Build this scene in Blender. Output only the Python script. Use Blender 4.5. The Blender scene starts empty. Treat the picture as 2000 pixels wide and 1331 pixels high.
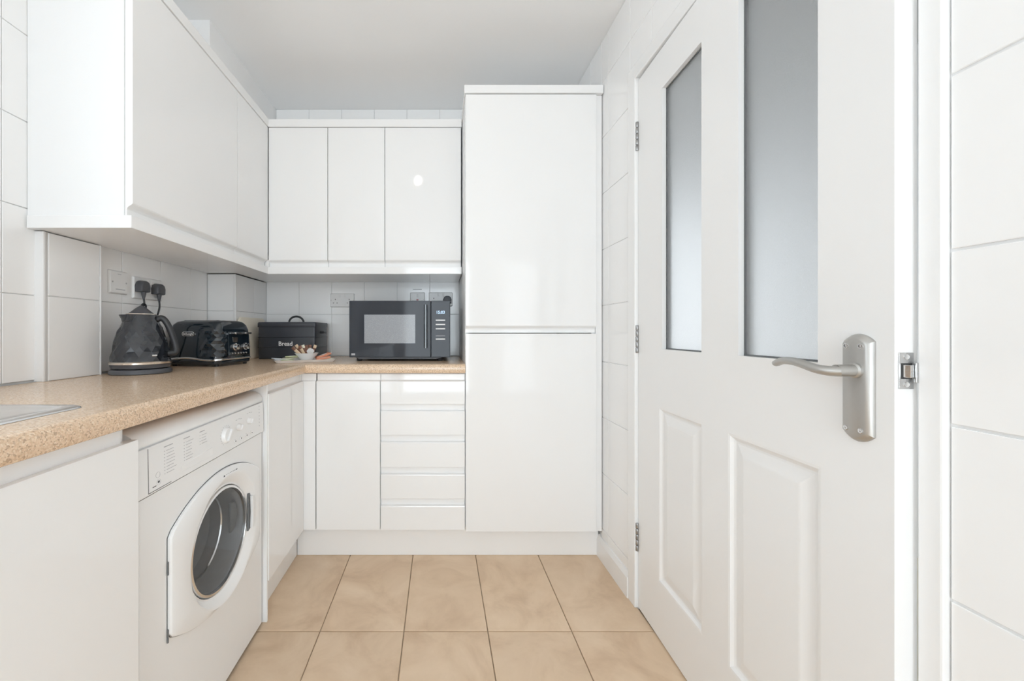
import bpy, bmesh, math, random
from mathutils import Vector, Matrix
random.seed(7)
sc = bpy.context.scene
COL = sc.collection
F = 762.0            # focal length in pixels of the 2000 px wide frame
EYE = 1.065

# ------------------------------------------------------------------ camera
cd = bpy.data.cameras.new('camera'); cam = bpy.data.objects.new('camera', cd); COL.objects.link(cam)
cam.location = (0, 0, EYE); cam.rotation_euler = (math.pi/2, 0, 0)
cd.sensor_fit = 'HORIZONTAL'; cd.sensor_width = 36.0; cd.lens = 36.0*F/2000
cd.shift_x = (1000-858)/2000; cd.shift_y = -(665.5-648)/2000
cd.clip_start = 0.02
sc.camera = cam

# ------------------------------------------------------------------ world, daylight, exposure
w = bpy.data.worlds.new('sky'); sc.world = w; w.use_nodes = True
bg = w.node_tree.nodes['Background']; bg.inputs[0].default_value = (0.88, 0.94, 1.0, 1); bg.inputs[1].default_value = 1.6
sc.view_settings.view_transform = 'Standard'
sc.view_settings.look = 'None'
sc.view_settings.gamma = 1.0
sc.view_settings.use_curve_mapping = False
sc.view_settings.exposure = -0.31
try:
    sc.cycles.use_denoising = True
    sc.cycles.max_bounces = 12; sc.cycles.diffuse_bounces = 10; sc.cycles.glossy_bounces = 4; sc.cycles.transmission_bounces = 6; sc.cycles.use_adaptive_sampling = True; sc.cycles.adaptive_threshold = 0.1; sc.cycles.adaptive_min_samples = 16
    sc.cycles.sample_clamp_indirect = 6.0
except Exception:
    pass

def area(name, loc, rot, sx, sy, power, col=(1, 1, 1)):
    l = bpy.data.lights.new(name, 'AREA'); l.shape = 'RECTANGLE'; l.size = sx; l.size_y = sy
    l.energy = power; l.color = col
    o = bpy.data.objects.new(name, l); o.location = loc; o.rotation_euler = rot; COL.objects.link(o); return o
# daylight falling in through the window over the sink; rear and hall lights are added fill
area('daylight_sink_window', (-1.36, 0.07, 1.60), (0, -math.pi/2, 0), 1.0, 1.2, 11.0, (0.845, 0.93, 1.0))
area('rear_fill_light', (-0.05, -2.76, 1.14), (math.pi/2, 0, 0), 1.12, 2.16, 62, (0.845, 0.93, 1.0))  # added soft fill from behind the camera
area('hall_fill_light', (1.60, 3.16, 1.15), (-math.pi/2, 0, 0), 1.1, 1.9, 10, (0.96, 0.98, 1.0))  # added light that brightens the obscured door glass from the hall

# ------------------------------------------------------------------ materials
MATS = {}
def mat(name, col, rough=0.5, metal=0.0, spec=0.5, coat=0.0, trans=0.0, emit=None, ior=1.5):
    m = bpy.data.materials.new(name); m.use_nodes = True
    b = m.node_tree.nodes['Principled BSDF']
    b.inputs['Base Color'].default_value = (*col, 1); b.inputs['Roughness'].default_value = rough
    b.inputs['Metallic'].default_value = metal; b.inputs['Specular IOR Level'].default_value = spec
    b.inputs['Coat Weight'].default_value = coat; b.inputs['Coat Roughness'].default_value = 0.04
    b.inputs['Transmission Weight'].default_value = trans; b.inputs['IOR'].default_value = ior
    if emit:
        b.inputs['Emission Color'].default_value = (*emit[0], 1); b.inputs['Emission Strength'].default_value = emit[1]
    MATS[name] = m; return m
def nodes(m): return m.node_tree.nodes, m.node_tree.links, m.node_tree.nodes['Principled BSDF']
def mixcol(m, fac_socket, c1, c2, target=None):
    n, l, b = nodes(m)
    r = n.new('ShaderNodeValToRGB'); r.color_ramp.elements[0].color = (*c1, 1); r.color_ramp.elements[1].color = (*c2, 1)
    l.new(fac_socket, r.inputs[0]); l.new(r.outputs[0], target or b.inputs['Base Color']); return r
def noise(m, scale, detail=3, rough=0.5, coord='Object', w=None):
    n, l, b = nodes(m)
    tc = n.new('ShaderNodeTexCoord'); t = n.new('ShaderNodeTexNoise'); t.inputs['Scale'].default_value = scale
    t.inputs['Detail'].default_value = detail; t.inputs['Roughness'].default_value = rough
    l.new(tc.outputs[coord], t.inputs['Vector']); return t
def bump(m, sock, strength, dist=0.001):
    n, l, b = nodes(m)
    bp = n.new('ShaderNodeBump'); bp.inputs['Strength'].default_value = strength; bp.inputs['Distance'].default_value = dist
    l.new(sock, bp.inputs['Height']); l.new(bp.outputs[0], b.inputs['Normal'])

def subtle(name, c, d, rough, scale=3.0, coat=0.0, spec=0.5):
    """plain painted or glazed surface with a faint mottle in the colour"""
    m = mat(name, c, rough, coat=coat, spec=spec)
    t = noise(m, scale)
    mixcol(m, t.outputs['Fac'], tuple(x-d for x in c), tuple(min(1, x+d) for x in c)); return m

subtle('cabinet_gloss', (0.90, 0.90, 0.90), 0.006, 0.06, 2.0)
subtle('cabinet_matt', (0.88, 0.885, 0.89), 0.006, 0.35, 2.0)
subtle('wall_paint', (0.89, 0.89, 0.89), 0.008, 0.6)
subtle('ceiling_paint', (0.92, 0.92, 0.92), 0.006, 0.75)
subtle('grout_light', (0.80, 0.80, 0.80), 0.02, 0.7, 40)
subtle('hall_ceiling_shade', (0.60, 0.60, 0.60), 0.01, 0.8)  # grey stands in for the shade on the hall ceiling
subtle('grout', (0.68, 0.68, 0.675), 0.02, 0.8, 40)
m = subtle('wall_tile', (0.92, 0.92, 0.92), 0.008, 0.12, 5.0)
t = noise(m, 9.0, 2); bump(m, t.outputs['Fac'], 0.10, 0.004)
m = subtle('door_paint', (0.89, 0.89, 0.89), 0.006, 0.28)
t = noise(m, 160, 2); bump(m, t.outputs['Fac'], 0.04, 0.0005)
subtle('appliance_white', (0.88, 0.885, 0.89), 0.006, 0.22)
subtle('plastic_white', (0.84, 0.84, 0.84), 0.006, 0.3)
subtle('sealant', (0.62, 0.62, 0.60), 0.05, 0.5, 30)
m = subtle('floor_grout', (0.40, 0.32, 0.235), 0.05, 0.9, 30)

# floor tile: beige, cloudy, each tile its own drift
m = mat('floor_tile', (0.6, 0.45, 0.3), 0.38)
n, l, b = nodes(m)
geo = n.new('ShaderNodeNewGeometry'); oi = n.new('ShaderNodeObjectInfo')
add = n.new('ShaderNodeVectorMath'); add.operation = 'ADD'
mul = n.new('ShaderNodeVectorMath'); mul.operation = 'SCALE'; mul.inputs['Scale'].default_value = 30
comb = n.new('ShaderNodeCombineXYZ')
for i in range(3): l.new(oi.outputs['Random'], comb.inputs[i])
l.new(comb.outputs[0], mul.inputs[0]); l.new(geo.outputs['Position'], add.inputs[0]); l.new(mul.outputs[0], add.inputs[1])
t1 = n.new('ShaderNodeTexNoise'); t1.inputs['Scale'].default_value = 5; t1.inputs['Detail'].default_value = 6; t1.inputs['Roughness'].default_value = 0.62; t1.inputs['Distortion'].default_value = 0.6
l.new(add.outputs[0], t1.inputs['Vector'])
r = n.new('ShaderNodeValToRGB'); e = r.color_ramp.elements
e[0].position = 0.3; e[0].color = (0.60, 0.43, 0.285, 1); e[1].position = 0.72; e[1].color = (0.80, 0.63, 0.46, 1)
e2 = r.color_ramp.elements.new(0.5); e2.color = (0.72, 0.545, 0.38, 1)
l.new(t1.outputs['Fac'], r.inputs[0])
hs = n.new('ShaderNodeHueSaturation'); l.new(r.outputs[0], hs.inputs['Color'])
mr = n.new('ShaderNodeMapRange'); mr.inputs[3].default_value = 0.93; mr.inputs[4].default_value = 1.05; l.new(oi.outputs['Random'], mr.inputs[0]); l.new(mr.outputs[0], hs.inputs['Value'])
l.new(hs.outputs[0], b.inputs['Base Color'])
t2 = n.new('ShaderNodeTexNoise'); t2.inputs['Scale'].default_value = 60; l.new(add.outputs[0], t2.inputs['Vector']); bump(m, t2.outputs['Fac'], 0.08, 0.001)

# worktop: speckled stone-effect laminate
m = mat('worktop_laminate', (0.6, 0.45, 0.33), 0.20, spec=0.6)
n, l, b = nodes(m)
geo = n.new('ShaderNodeNewGeometry')
v = n.new('ShaderNodeTexVoronoi'); v.inputs['Scale'].default_value = 380; l.new(geo.outputs['Position'], v.inputs['Vector'])
r = n.new('ShaderNodeValToRGB'); r.color_ramp.interpolation = 'CONSTANT'; e = r.color_ramp.elements
stops = [(0, (0.54, 0.38, 0.26)), (0.12, (0.71, 0.51, 0.345)), (0.34, (0.80, 0.60, 0.425)), (0.58, (0.75, 0.55, 0.38)), (0.78, (0.84, 0.67, 0.50)), (0.92, (0.62, 0.45, 0.32))]
e[0].position, e[0].color = stops[0][0], (*stops[0][1], 1); e[1].position, e[1].color = stops[1][0], (*stops[1][1], 1)
for p, c in stops[2:]:
    x = r.color_ramp.elements.new(p); x.color = (*c, 1)
sep = n.new('ShaderNodeSeparateColor'); l.new(v.outputs['Color'], sep.inputs[0]); l.new(sep.outputs[0], r.inputs[0])
t = n.new('ShaderNodeTexNoise'); t.inputs['Scale'].default_value = 500; t.inputs['Detail'].default_value = 2; l.new(geo.outputs['Position'], t.inputs['Vector'])
mx = n.new('ShaderNodeMix'); mx.data_type = 'RGBA'; mx.blend_type = 'OVERLAY'; mx.inputs['Factor'].default_value = 0.35
l.new(r.outputs[0], mx.inputs['A']); l.new(t.outputs['Color'], mx.inputs['B']); 
bw = n.new('ShaderNodeRGBToBW'); l.new(t.outputs['Color'], bw.inputs[0]); l.new(bw.outputs[0], mx.inputs['B'])
l.new(mx.outputs['Result'], b.inputs['Base Color'])

def brushed(name, c, rough):
    m = mat(name, c, rough, metal=1.0); t = noise(m, 220, 2)
    n, l, b = nodes(m); mr = n.new('ShaderNodeMapRange'); mr.inputs[3].default_value = rough-0.06; mr.inputs[4].default_value = rough+0.08
    l.new(t.outputs['Fac'], mr.inputs[0]); l.new(mr.outputs[0], b.inputs['Roughness']); return m
brushed('satin_nickel', (0.54, 0.53, 0.51), 0.46)
brushed('steel', (0.62, 0.62, 0.62), 0.28)
brushed('hinge_steel', (0.40, 0.40, 0.40), 0.34)
brushed('sink_steel', (0.84, 0.84, 0.84), 0.20)
brushed('chrome', (0.80, 0.80, 0.80), 0.12)
brushed('champagne', (0.80, 0.72, 0.64), 0.22)
m = subtle('drum_steel', (0.30, 0.305, 0.31), 0.03, 0.45, 40)
m = subtle('gloss_black', (0.010, 0.018, 0.027), 0.003, 0.07, 8, spec=0.9)
m = subtle('kettle_gloss', (0.018, 0.021, 0.028), 0.004, 0.07, 8, spec=0.7, coat=0.15)
m = subtle('black_plastic', (0.030, 0.031, 0.034), 0.006, 0.42, 30)
m = subtle('grey_plastic', (0.085, 0.088, 0.10), 0.008, 0.40, 30)
m = subtle('bin_enamel', (0.045, 0.048, 0.058), 0.006, 0.36, 20)
m = subtle('rubber_grey', (0.16, 0.165, 0.17), 0.02, 0.55, 20)
m = subtle('print_grey', (0.50, 0.50, 0.52), 0.02, 0.6, 30)
m = subtle('print_dark', (0.06, 0.06, 0.07), 0.01, 0.6, 30)
m = subtle('print_white', (0.85, 0.85, 0.85), 0.01, 0.6, 30)
m = subtle('dark_gap', (0.05, 0.05, 0.05), 0.01, 0.8, 30)
m = subtle('board_cream', (0.88, 0.82, 0.70), 0.02, 0.5, 14)
m = subtle('ceramic_white', (0.84, 0.83, 0.82), 0.01, 0.18, 10)
m = subtle('red_neon', (0.35, 0.02, 0.03), 0.02, 0.3, 30)
m = subtle('packet_brown', (0.20, 0.085, 0.05), 0.05, 0.45, 90)
m = subtle('packet_kraft', (0.66, 0.50, 0.34), 0.05, 0.5, 60)
m = subtle('packet_green', (0.62, 0.66, 0.42), 0.05, 0.5, 50)
m = subtle('packet_blue', (0.66, 0.72, 0.82), 0.05, 0.5, 50)
m = subtle('packet_orange', (0.72, 0.30, 0.18), 0.08, 0.45, 60)
m = subtle('packet_cream', (0.80, 0.76, 0.62), 0.04, 0.5, 60)
m = subtle('oak_dark', (0.16, 0.10, 0.06), 0.03, 0.5, 30)
mat('display_blue', (0.05, 0.07, 0.1), 0.3, emit=((0.55, 0.75, 1.0), 1.6))
mat('bulb_glow', (1, 1, 1), 0.4, emit=((1.0, 0.95, 0.88), 45.0))
m = mat('microwave_glass', (0.045, 0.05, 0.058), 0.05); t = noise(m, 4.0); mixcol(m, t.outputs['Fac'], (0.045, 0.050, 0.060), (0.055, 0.060, 0.072))
nodes(m)[2].inputs['Specular IOR Level'].default_value = 0.18
m = mat('microwave_mesh_window', (0.30, 0.32, 0.35), 0.10)   # perforated screen behind glass
n, l, b = nodes(m); tc = n.new('ShaderNodeTexCoord'); vv = n.new('ShaderNodeTexVoronoi'); vv.inputs['Scale'].default_value = 420; l.new(tc.outputs['Object'], vv.inputs['Vector'])
mixcol(m, vv.outputs['Distance'], (0.27, 0.285, 0.31), (0.42, 0.44, 0.47))
nodes(m)[2].inputs['Specular IOR Level'].default_value = 0.35
# obscured door glass
m = mat('frosted_glass', (0.95, 0.96, 0.97), 0.42, trans=1.0, ior=1.45)
t = noise(m, 330, 3, 0.6); bump(m, t.outputs['Fac'], 0.40, 0.0015)
# clear panes: mostly see-through with a gloss
def pane_mat(name, tint, gloss):
    m = bpy.data.materials.new(name); m.use_nodes = True; n = m.node_tree.nodes; l = m.node_tree.links
    for x in list(n): n.remove(x)
    out = n.new('ShaderNodeOutputMaterial'); tr = n.new('ShaderNodeBsdfTransparent'); tr.inputs[0].default_value = (*tint, 1)
    gl = n.new('ShaderNodeBsdfGlossy'); gl.inputs['Roughness'].default_value = 0.03
    lw0 = n.new('ShaderNodeLayerWeight'); lw0.inputs[0].default_value = 0.3
    lw = n.new('ShaderNodeMath'); lw.operation = 'MULTIPLY'; lw.inputs[1].default_value = gloss; l.new(lw0.outputs['Facing'], lw.inputs[0])
    mx = n.new('ShaderNodeMixShader'); l.new(lw.outputs[0], mx.inputs[0]); l.new(tr.outputs[0], mx.inputs[1]); l.new(gl.outputs[0], mx.inputs[2]); l.new(mx.outputs[0], out.inputs[0])
    MATS[name] = m; return m
pane_mat('window_glass', (0.97, 0.98, 0.98), 0.25)
pane_mat('porthole_glass', (0.80, 0.81, 0.82), 0.16)

# ------------------------------------------------------------------ mesh helpers
def BM(): return bmesh.new()
def I(*a): return Vector(a)
def box(bm, x0, x1, y0, y1, z0, z1, fn=None):
    fn = fn or I
    vs = [bm.verts.new(fn(x, y, z)) for x in (x0, x1) for y in (y0, y1) for z in (z0, z1)]
    for q in ((0, 1, 3, 2), (4, 6, 7, 5), (0, 4, 5, 1), (2, 3, 7, 6), (0, 2, 6, 4), (1, 5, 7, 3)):
        bm.faces.new([vs[i] for i in q])
    return bm
def prism(bm, pts, c0, c1, fn):
    """outline pts (a,b) extruded along c; fn(a,b,c) -> point"""
    A = [bm.verts.new(fn(a, b, c0)) for a, b in pts]; B = [bm.verts.new(fn(a, b, c1)) for a, b in pts]
    k = len(pts)
    for i in range(k): bm.faces.new((A[i], A[(i+1) % k], B[(i+1) % k], B[i]))
    bm.faces.new(A[::-1]); bm.faces.new(B); return bm
def loft(bm, rings, cap0=True, cap1=True, closed=True):
    R = [[bm.verts.new(p) for p in ring] for ring in rings]; k = len(R[0])
    for a, b in zip(R, R[1:]):
        for i in range(k if closed else k-1): bm.faces.new((a[i], a[(i+1) % k], b[(i+1) % k], b[i]))
    if cap0: bm.faces.new(R[0][::-1])
    if cap1: bm.faces.new(R[-1])
    return bm
def lathe(bm, prof, c, seg=32, cap0=True, cap1=True, fn=None):
    """prof (r,h); fn(dx,dy,h) -> point, default upright about c"""
    fn = fn or (lambda x, y, h: Vector((c[0]+x, c[1]+y, c[2]+h)))
    return loft(bm, [[fn(r*math.cos(2*math.pi*i/seg), r*math.sin(2*math.pi*i/seg), h) for i in range(seg)] for r, h in prof], cap0, cap1)
def tube(bm, pts, rad, seg=10, closed=False, flat=1.0):
    pts = [Vector(p) for p in pts]; n = len(pts); rings = []
    up = None
    for i, p in enumerate(pts):
        t = (pts[(i+1) % n]-pts[i-1]) if closed else (pts[min(i+1, n-1)]-pts[max(i-1, 0)])
        t.normalize()
        if up is None:
            up = Vector((0, 0, 1)) if abs(t.z) < 0.9 else Vector((1, 0, 0))
        s = t.cross(up); s.normalize(); up = s.cross(t); up.normalize()
        r = rad[i] if isinstance(rad, (list, tuple)) else rad
        rings.append([p + s*(r*math.cos(2*math.pi*k/seg)) + up*(r*flat*math.sin(2*math.pi*k/seg)) for k in range(seg)])
    if closed: rings.append(rings[0]); return loft(bm, rings, False, False)
    return loft(bm, rings)
def rrect(w, h, r, k=5):
    pts = []
    for cx, cy, a0 in ((w/2-r, h/2-r, 0), (-w/2+r, h/2-r, 90), (-w/2+r, -h/2+r, 180), (w/2-r, -h/2+r, 270)):
        for i in range(k+1):
            a = math.radians(a0+90*i/k); pts.append((cx+r*math.cos(a), cy+r*math.sin(a)))
    return pts
def smooth_path(pts, n=8):
    pts = [Vector(p) for p in pts]; out = []
    for i in range(len(pts)-1):
        p0, p1, p2, p3 = pts[max(i-1, 0)], pts[i], pts[i+1], pts[min(i+2, len(pts)-1)]
        for j in range(n):
            t = j/n
            out.append(0.5*((2*p1)+(p2-p0)*t+(2*p0-5*p1+4*p2-p3)*t*t+(3*p1-p0-3*p2+p3)*t**3))
    out.append(pts[-1]); return out
def finish(bm, bev=0, seg=2, ang=30):
    bmesh.ops.remove_doubles(bm, verts=bm.verts, dist=1e-6)
    bmesh.ops.recalc_face_normals(bm, faces=bm.faces)
    if bev:
        es = [e for e in bm.edges if len(e.link_faces) == 2 and e.calc_face_angle(0) > math.radians(ang)]
        bmesh.ops.bevel(bm, geom=es, offset=bev, segments=seg, profile=0.5, affect='EDGES', clamp_overlap=True)
    return bm
def mesh_of(bm, name, material, smooth=None, origin=(0, 0, 0)):
    bmesh.ops.translate(bm, verts=bm.verts, vec=-Vector(origin))
    me = bpy.data.meshes.new(name)
    if smooth is not None:
        for f in bm.faces: f.smooth = True
        for e in bm.edges:
            if len(e.link_faces) == 2 and e.calc_face_angle(0) > math.radians(smooth): e.smooth = False
    bm.to_mesh(me); bm.free(); me.materials.append(MATS[material]); return me
def tag(o, label=None, cat=None, group=None, kind=None):
    if label: o['label'] = label
    if cat: o['category'] = cat
    if group: o['group'] = group
    if kind: o['kind'] = kind
    return o
def thing(name, loc, label=None, cat=None, group=None, kind=None):
    o = bpy.data.objects.new(name, None); o.location = loc; o.empty_display_size = 0.05; COL.objects.link(o)
    return tag(o, label, cat, group, kind)
def wloc(o):
    p = Vector((0, 0, 0))
    while o: p += o.location; o = o.parent
    return p
def part(name, bm, material, parent, bev=0, seg=2, smooth=None, label=None, raw=False):
    """a mesh in world coordinates hung under its thing"""
    if not raw: finish(bm, bev, seg)
    base = wloc(parent)
    o = bpy.data.objects.new(name, mesh_of(bm, name, material, smooth, base)); o.parent = parent; COL.objects.link(o)
    if label: o['label'] = label
    return o
def solid(name, bm, material, label=None, cat=None, group=None, kind=None, bev=0, seg=2, smooth=None):
    finish(bm, bev, seg)
    xs = [v.co for v in bm.verts]
    c = Vector(((min(v.x for v in xs)+max(v.x for v in xs))/2, (min(v.y for v in xs)+max(v.y for v in xs))/2, min(v.z for v in xs)))
    o = bpy.data.objects.new(name, mesh_of(bm, name, material, smooth, c)); o.location = c; COL.objects.link(o)
    return tag(o, label, cat, group, kind)
def text_bm(s, size, depth=0.0004, bold=False):
    cu = bpy.data.curves.new('t', 'FONT'); cu.body = s; cu.size = size; cu.extrude = depth; cu.align_x = 'LEFT'; cu.resolution_u = 3
    if bold: cu.offset = size*0.012
    o = bpy.data.objects.new('t', cu); COL.objects.link(o)
    dg = bpy.context.evaluated_depsgraph_get(); me = bpy.data.meshes.new_from_object(o.evaluated_get(dg))
    bm = bmesh.new(); bm.from_mesh(me); bpy.data.objects.remove(o); bpy.data.curves.remove(cu); bpy.data.meshes.remove(me); return bm
def place_text(s, size, origin, ux, uy, depth=0.0004, bold=False, center=False):
    bm = text_bm(s, size, depth, bold); ux = Vector(ux).normalized(); uy = Vector(uy).normalized(); un = ux.cross(uy)
    off = 0
    if center and len(bm.verts): off = (min(v.co.x for v in bm.verts)+max(v.co.x for v in bm.verts))/2
    for v in bm.verts: v.co = Vector(origin)+ux*(v.co.x-off)+uy*v.co.y+un*v.co.z
    return bm

# ------------------------------------------------------------------ room measures
XL, XR, YB, YR, ZC = -1.205, 0.765, 2.385, -2.60, 2.423
WT, WB = 0.915, 0.873                       # worktop top / underside
TILE_CACHE = {}
def tile_mesh(wd, ht, th, ch, material):
    key = (round(wd, 4), round(ht, 4), th, material)
    if key not in TILE_CACHE:
        bm = BM(); a, b2 = wd/2, ht/2
        r = [[(-a, -b2), (a, -b2), (a, b2), (-a, b2)], [(-a, -b2), (a, -b2), (a, b2), (-a, b2)], [(-a+ch, -b2+ch), (a-ch, -b2+ch), (a-ch, b2-ch), (-a+ch, b2-ch)]]
        loft(bm, [[Vector((x, y, z)) for x, y in ring] for ring, z in zip(r, (0, th-ch, th))])
        finish(bm); TILE_CACHE[key] = mesh_of(bm, 'tile', material)
    return TILE_CACHE[key]
ROT = {'-Y': Matrix(((1, 0, 0), (0, 0, -1), (0, 1, 0))), '+X': Matrix(((0, 0, 1), (1, 0, 0), (0, 1, 0))),
       '-X': Matrix(((0, 0, -1), (-1, 0, 0), (0, 1, 0))), '+Y': Matrix(((-1, 0, 0), (0, 0, 1), (0, 1, 0))), '+Z': Matrix.Identity(3)}
def tile(parent, facing, plane, u0, u1, v0, v1, th=0.0035, ch=0.0010, gap=0.0026, material='wall_tile', name='tile'):
    if u1-u0 < 0.012 or v1-v0 < 0.012: return
    o = bpy.data.objects.new(name, tile_mesh(u1-u0-gap, v1-v0-gap, th, ch, material))
    u, v = (u0+u1)/2, (v0+v1)/2
    p = {'Y': Vector((u, plane, v)), 'X': Vector((plane, u, v)), 'Z': Vector((u, v, plane))}[facing[1]]
    o.location = p-wloc(parent); o.rotation_euler = ROT[facing].to_euler(); o.parent = parent; COL.objects.link(o); return o
def cuts(a, b, start, pitch):
    out = [a]; k = math.ceil((a-start)/pitch+1e-6); x = start+k*pitch
    while x < b-1e-4:
        if x > a+1e-4: out.append(x)
        x += pitch
    return out+[b]
def tile_field(parent, facing, plane, u0, u1, v0, v1, us, up, vs, vp, skip=None, **k):
    U = cuts(u0, u1, us, up); V = cuts(v0, v1, vs, vp)
    for i in range(len(U)-1):
        for j in range(len(V)-1):
            if skip and skip((U[i]+U[i+1])/2, (V[j]+V[j+1])/2): continue
            tile(parent, facing, plane, U[i], U[i+1], V[j], V[j+1], **k)
def struct(name, bm, material, bev=0, smooth=None, label=None):
    return solid(name, bm, material, label, None, None, 'structure', bev, 2, smooth)
TT = 0.006
# ------------------------------------------------------------------ floor
fl = struct('floor', box(BM(), XL-0.1, XR+0.1, YR-0.1, YB+0.1, -0.10, -0.005), 'floor_grout', label='beige square-edged ceramic tiled kitchen floor with thin dark joints')
tile_field(fl, '+Z', -0.005, XL, XR, YR, YB, -0.4235, 0.298, 1.385, 0.60, th=0.005, ch=0.0012, gap=0.0035, material='floor_tile')
# ------------------------------------------------------------------ ceiling
struct('ceiling', box(BM(), XL-0.15, XR+0.15, YR-0.15, YB+0.1, ZC, ZC+0.08), 'ceiling_paint', label='plain white painted kitchen ceiling')
# ------------------------------------------------------------------ back wall
wb = struct('wall_back', box(BM(), XL-0.1, XR+0.1, YB, YB+0.1, -0.1, ZC), 'grout', label='rear kitchen wall behind the microwave clad in white tiles')
tile_field(wb, '-Y', YB, -1.055, 0.122, WT, 1.372, -0.856, 0.1995, 1.17, 0.252)
tile_field(wb, '-Y', YB, -1.005, XR, 2.10, ZC, -0.7957, 0.1995, 2.10, 0.5)
# ------------------------------------------------------------------ left wall with the window over the sink
WIN = (-0.58, 0.72, 1.08, 2.12)      # y0,y1,z0,z1
bm = BM()
for a in ((YR-0.1, WIN[0], -0.1, ZC), (WIN[1], YB+0.1, -0.1, ZC), (WIN[0], WIN[1], -0.1, WIN[2]), (WIN[0], WIN[1], WIN[3], ZC)):
    box(bm, XL-0.12, XL, a[0], a[1], a[2], a[3])
wl = struct('wall_left', bm, 'grout', label='left kitchen wall of white tiles beside the kettle and sink')
tile_field(wl, '+X', XL, YR, 2.02, WT, ZC, 1.4786, 0.2035, 1.172, 0.252,
           skip=lambda u, v: (WIN[0]-0.02 < u < WIN[1]+0.02 and WIN[2]-0.05 < v < WIN[3]+0.05) or (u > 1.25 and v > 1.45))
def window(name, fn, y0, y1, z0, z1, mull, label):
    t = thing(name, fn((y0+y1)/2, 0, z0), label, None, None, 'structure')
    bm = BM(); f = 0.055
    for a in ((y0, y0+f, z0, z1), (y1-f, y1, z0, z1), (y0+f, y1-f, z0, z0+f), (y0+f, y1-f, z1-f, z1)): box(bm, a[0], a[1], -0.03, 0.03, a[2], a[3], fn)
    for mm in mull: box(bm, mm-0.03, mm+0.03, -0.028, 0.028, z0+f, z1-f, fn)
    part('window_frame', bm, 'plastic_white', t, 0.004)
    e = [y0+f]+[x for mm in mull for x in (mm-0.03, mm+0.03)]+[y1-f]
    for i in range(0, len(e), 2): part('window_pane', box(BM(), e[i], e[i+1], -0.004, 0.004, z0+f, z1-f, fn), 'window_glass', t)
    part('window_sill', box(BM(), y0-0.02, y1+0.02, -0.11, 0.03, z0-0.022, z0, lambda a, d, z: fn(a, d-0.0, z)), 'plastic_white', t, 0.004)
    return t
window('window_1', lambda u, d, z: Vector((XL-0.07-d, u, z)), *WIN, [0.07], 'white framed two-pane window over the sink')
# pilaster beside the kettle and pipe boxing in the far left corner
pl = struct('wall_pilaster', box(BM(), XL, -1.181, 1.165, 1.356, WT, 1.364), 'grout', label='shallow white tiled pilaster between sink and kettle under the wall cupboard')
for z0, z1 in ((WT, 1.172), (1.172, 1.364)): tile(pl, '+X', -1.181, 1.175, 1.353, z0, z1)
part('tile_trim', box(BM(), XL, -1.1755, 1.158, 1.166, WT, 1.364), 'plastic_white', pl, 0.002)
part('tile_trim', box(BM(), -1.181, -1.1745, 1.353, 1.3575, WT, 1.364), 'plastic_white', pl, 0.001)
bx = struct('wall_boxing', box(BM(), XL, -1.061, 2.026, YB, WT, 1.364), 'grout', label='white tiled pipe boxing in the far left corner above the worktop')
for z0, z1 in ((WT, 1.172), (1.172, 1.364)):
    tile(bx, '-Y', 2.026, XL+0.001, -1.066, z0, z1); tile(bx, '+X', -1.061, 2.032, 2.232, z0, z1); tile(bx, '+X', -1.061, 2.232, YB, z0, z1)
part('tile_trim', box(BM(), -1.067, -1.054, 2.019, 2.031, WT, 1.364), 'plastic_white', bx, 0.003)
ub = struct('wall_boxing.001', box(BM(), XL, -1.0, 1.70, YB, 2.18, ZC), 'wall_paint', label='painted boxing along the ceiling above the left wall cupboards')
# ------------------------------------------------------------------ right wall
DY0, DY1, DZ = 0.612, 1.503, 2.045
bm = BM()
for a in ((YR-0.1, DY0, -0.1, ZC), (DY1, YB+0.1, -0.1, ZC), (DY0, DY1, DZ, ZC)): box(bm, XR, XR+0.10, a[0], a[1], a[2], a[3])
wr = struct('wall_right', bm, 'grout_light', label='right kitchen wall of white tiles around the panelled door')
ZR0, ZRP = EYE+0.121-0.2605*4, 0.2605
tile_field(wr, '-X', XR, YR, 0.583, 0.10, ZC, 0.583, 0.2035, ZR0, ZRP, gap=0.0045)
tile_field(wr, '-X', XR, 1.556, 1.83, 0.10, ZC, 1.556, 0.2035, ZR0, ZRP)
tile_field(wr, '-X', XR, 0.583, 1.556, 2.095, ZC, 0.583, 0.2035, ZR0, ZRP)
tile_field(wr, '-X', XR, 1.83, YB, 2.21, ZC, 1.556, 0.2035, ZR0, ZRP)
def skirting(name, y0, y1, label):
    pts = [(XR+0.0, 0), (XR-0.016, 0), (XR-0.016, 0.080), (XR-0.011, 0.092), (XR-0.008, 0.100), (XR, 0.104)]
    return struct(name, prism(BM(), pts, y0, y1, lambda a, b, c: Vector((a, c, b))), 'door_paint', label=label)
skirting('baseboard_right', 1.556, 1.857, 'short white skirting board between the tall cupboard and the door')
skirting('baseboard_right.001', YR, 0.583, 'white skirting board below the tiles at the near end')
# ------------------------------------------------------------------ rear wall
RW = (-0.63, 0.53, 0.04, 2.24)
bm = BM()
for a in ((XL-0.1, RW[0], -0.1, ZC), (RW[1], XR+0.1, -0.1, ZC), (RW[0], RW[1], -0.1, RW[2]), (RW[0], RW[1], RW[3], ZC)): box(bm, a[0], a[1], YR-0.12, YR, a[2], a[3])
struct('wall_rear', bm, 'wall_paint', label='white painted wall behind the camera')
window('added_window_2', lambda u, d, z: Vector((u, YR-0.07-d, z)), *RW, [], 'white framed glazed patio door added behind the camera as a light source')  # unseen glazed opening added to let the rear fill into the room
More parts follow.
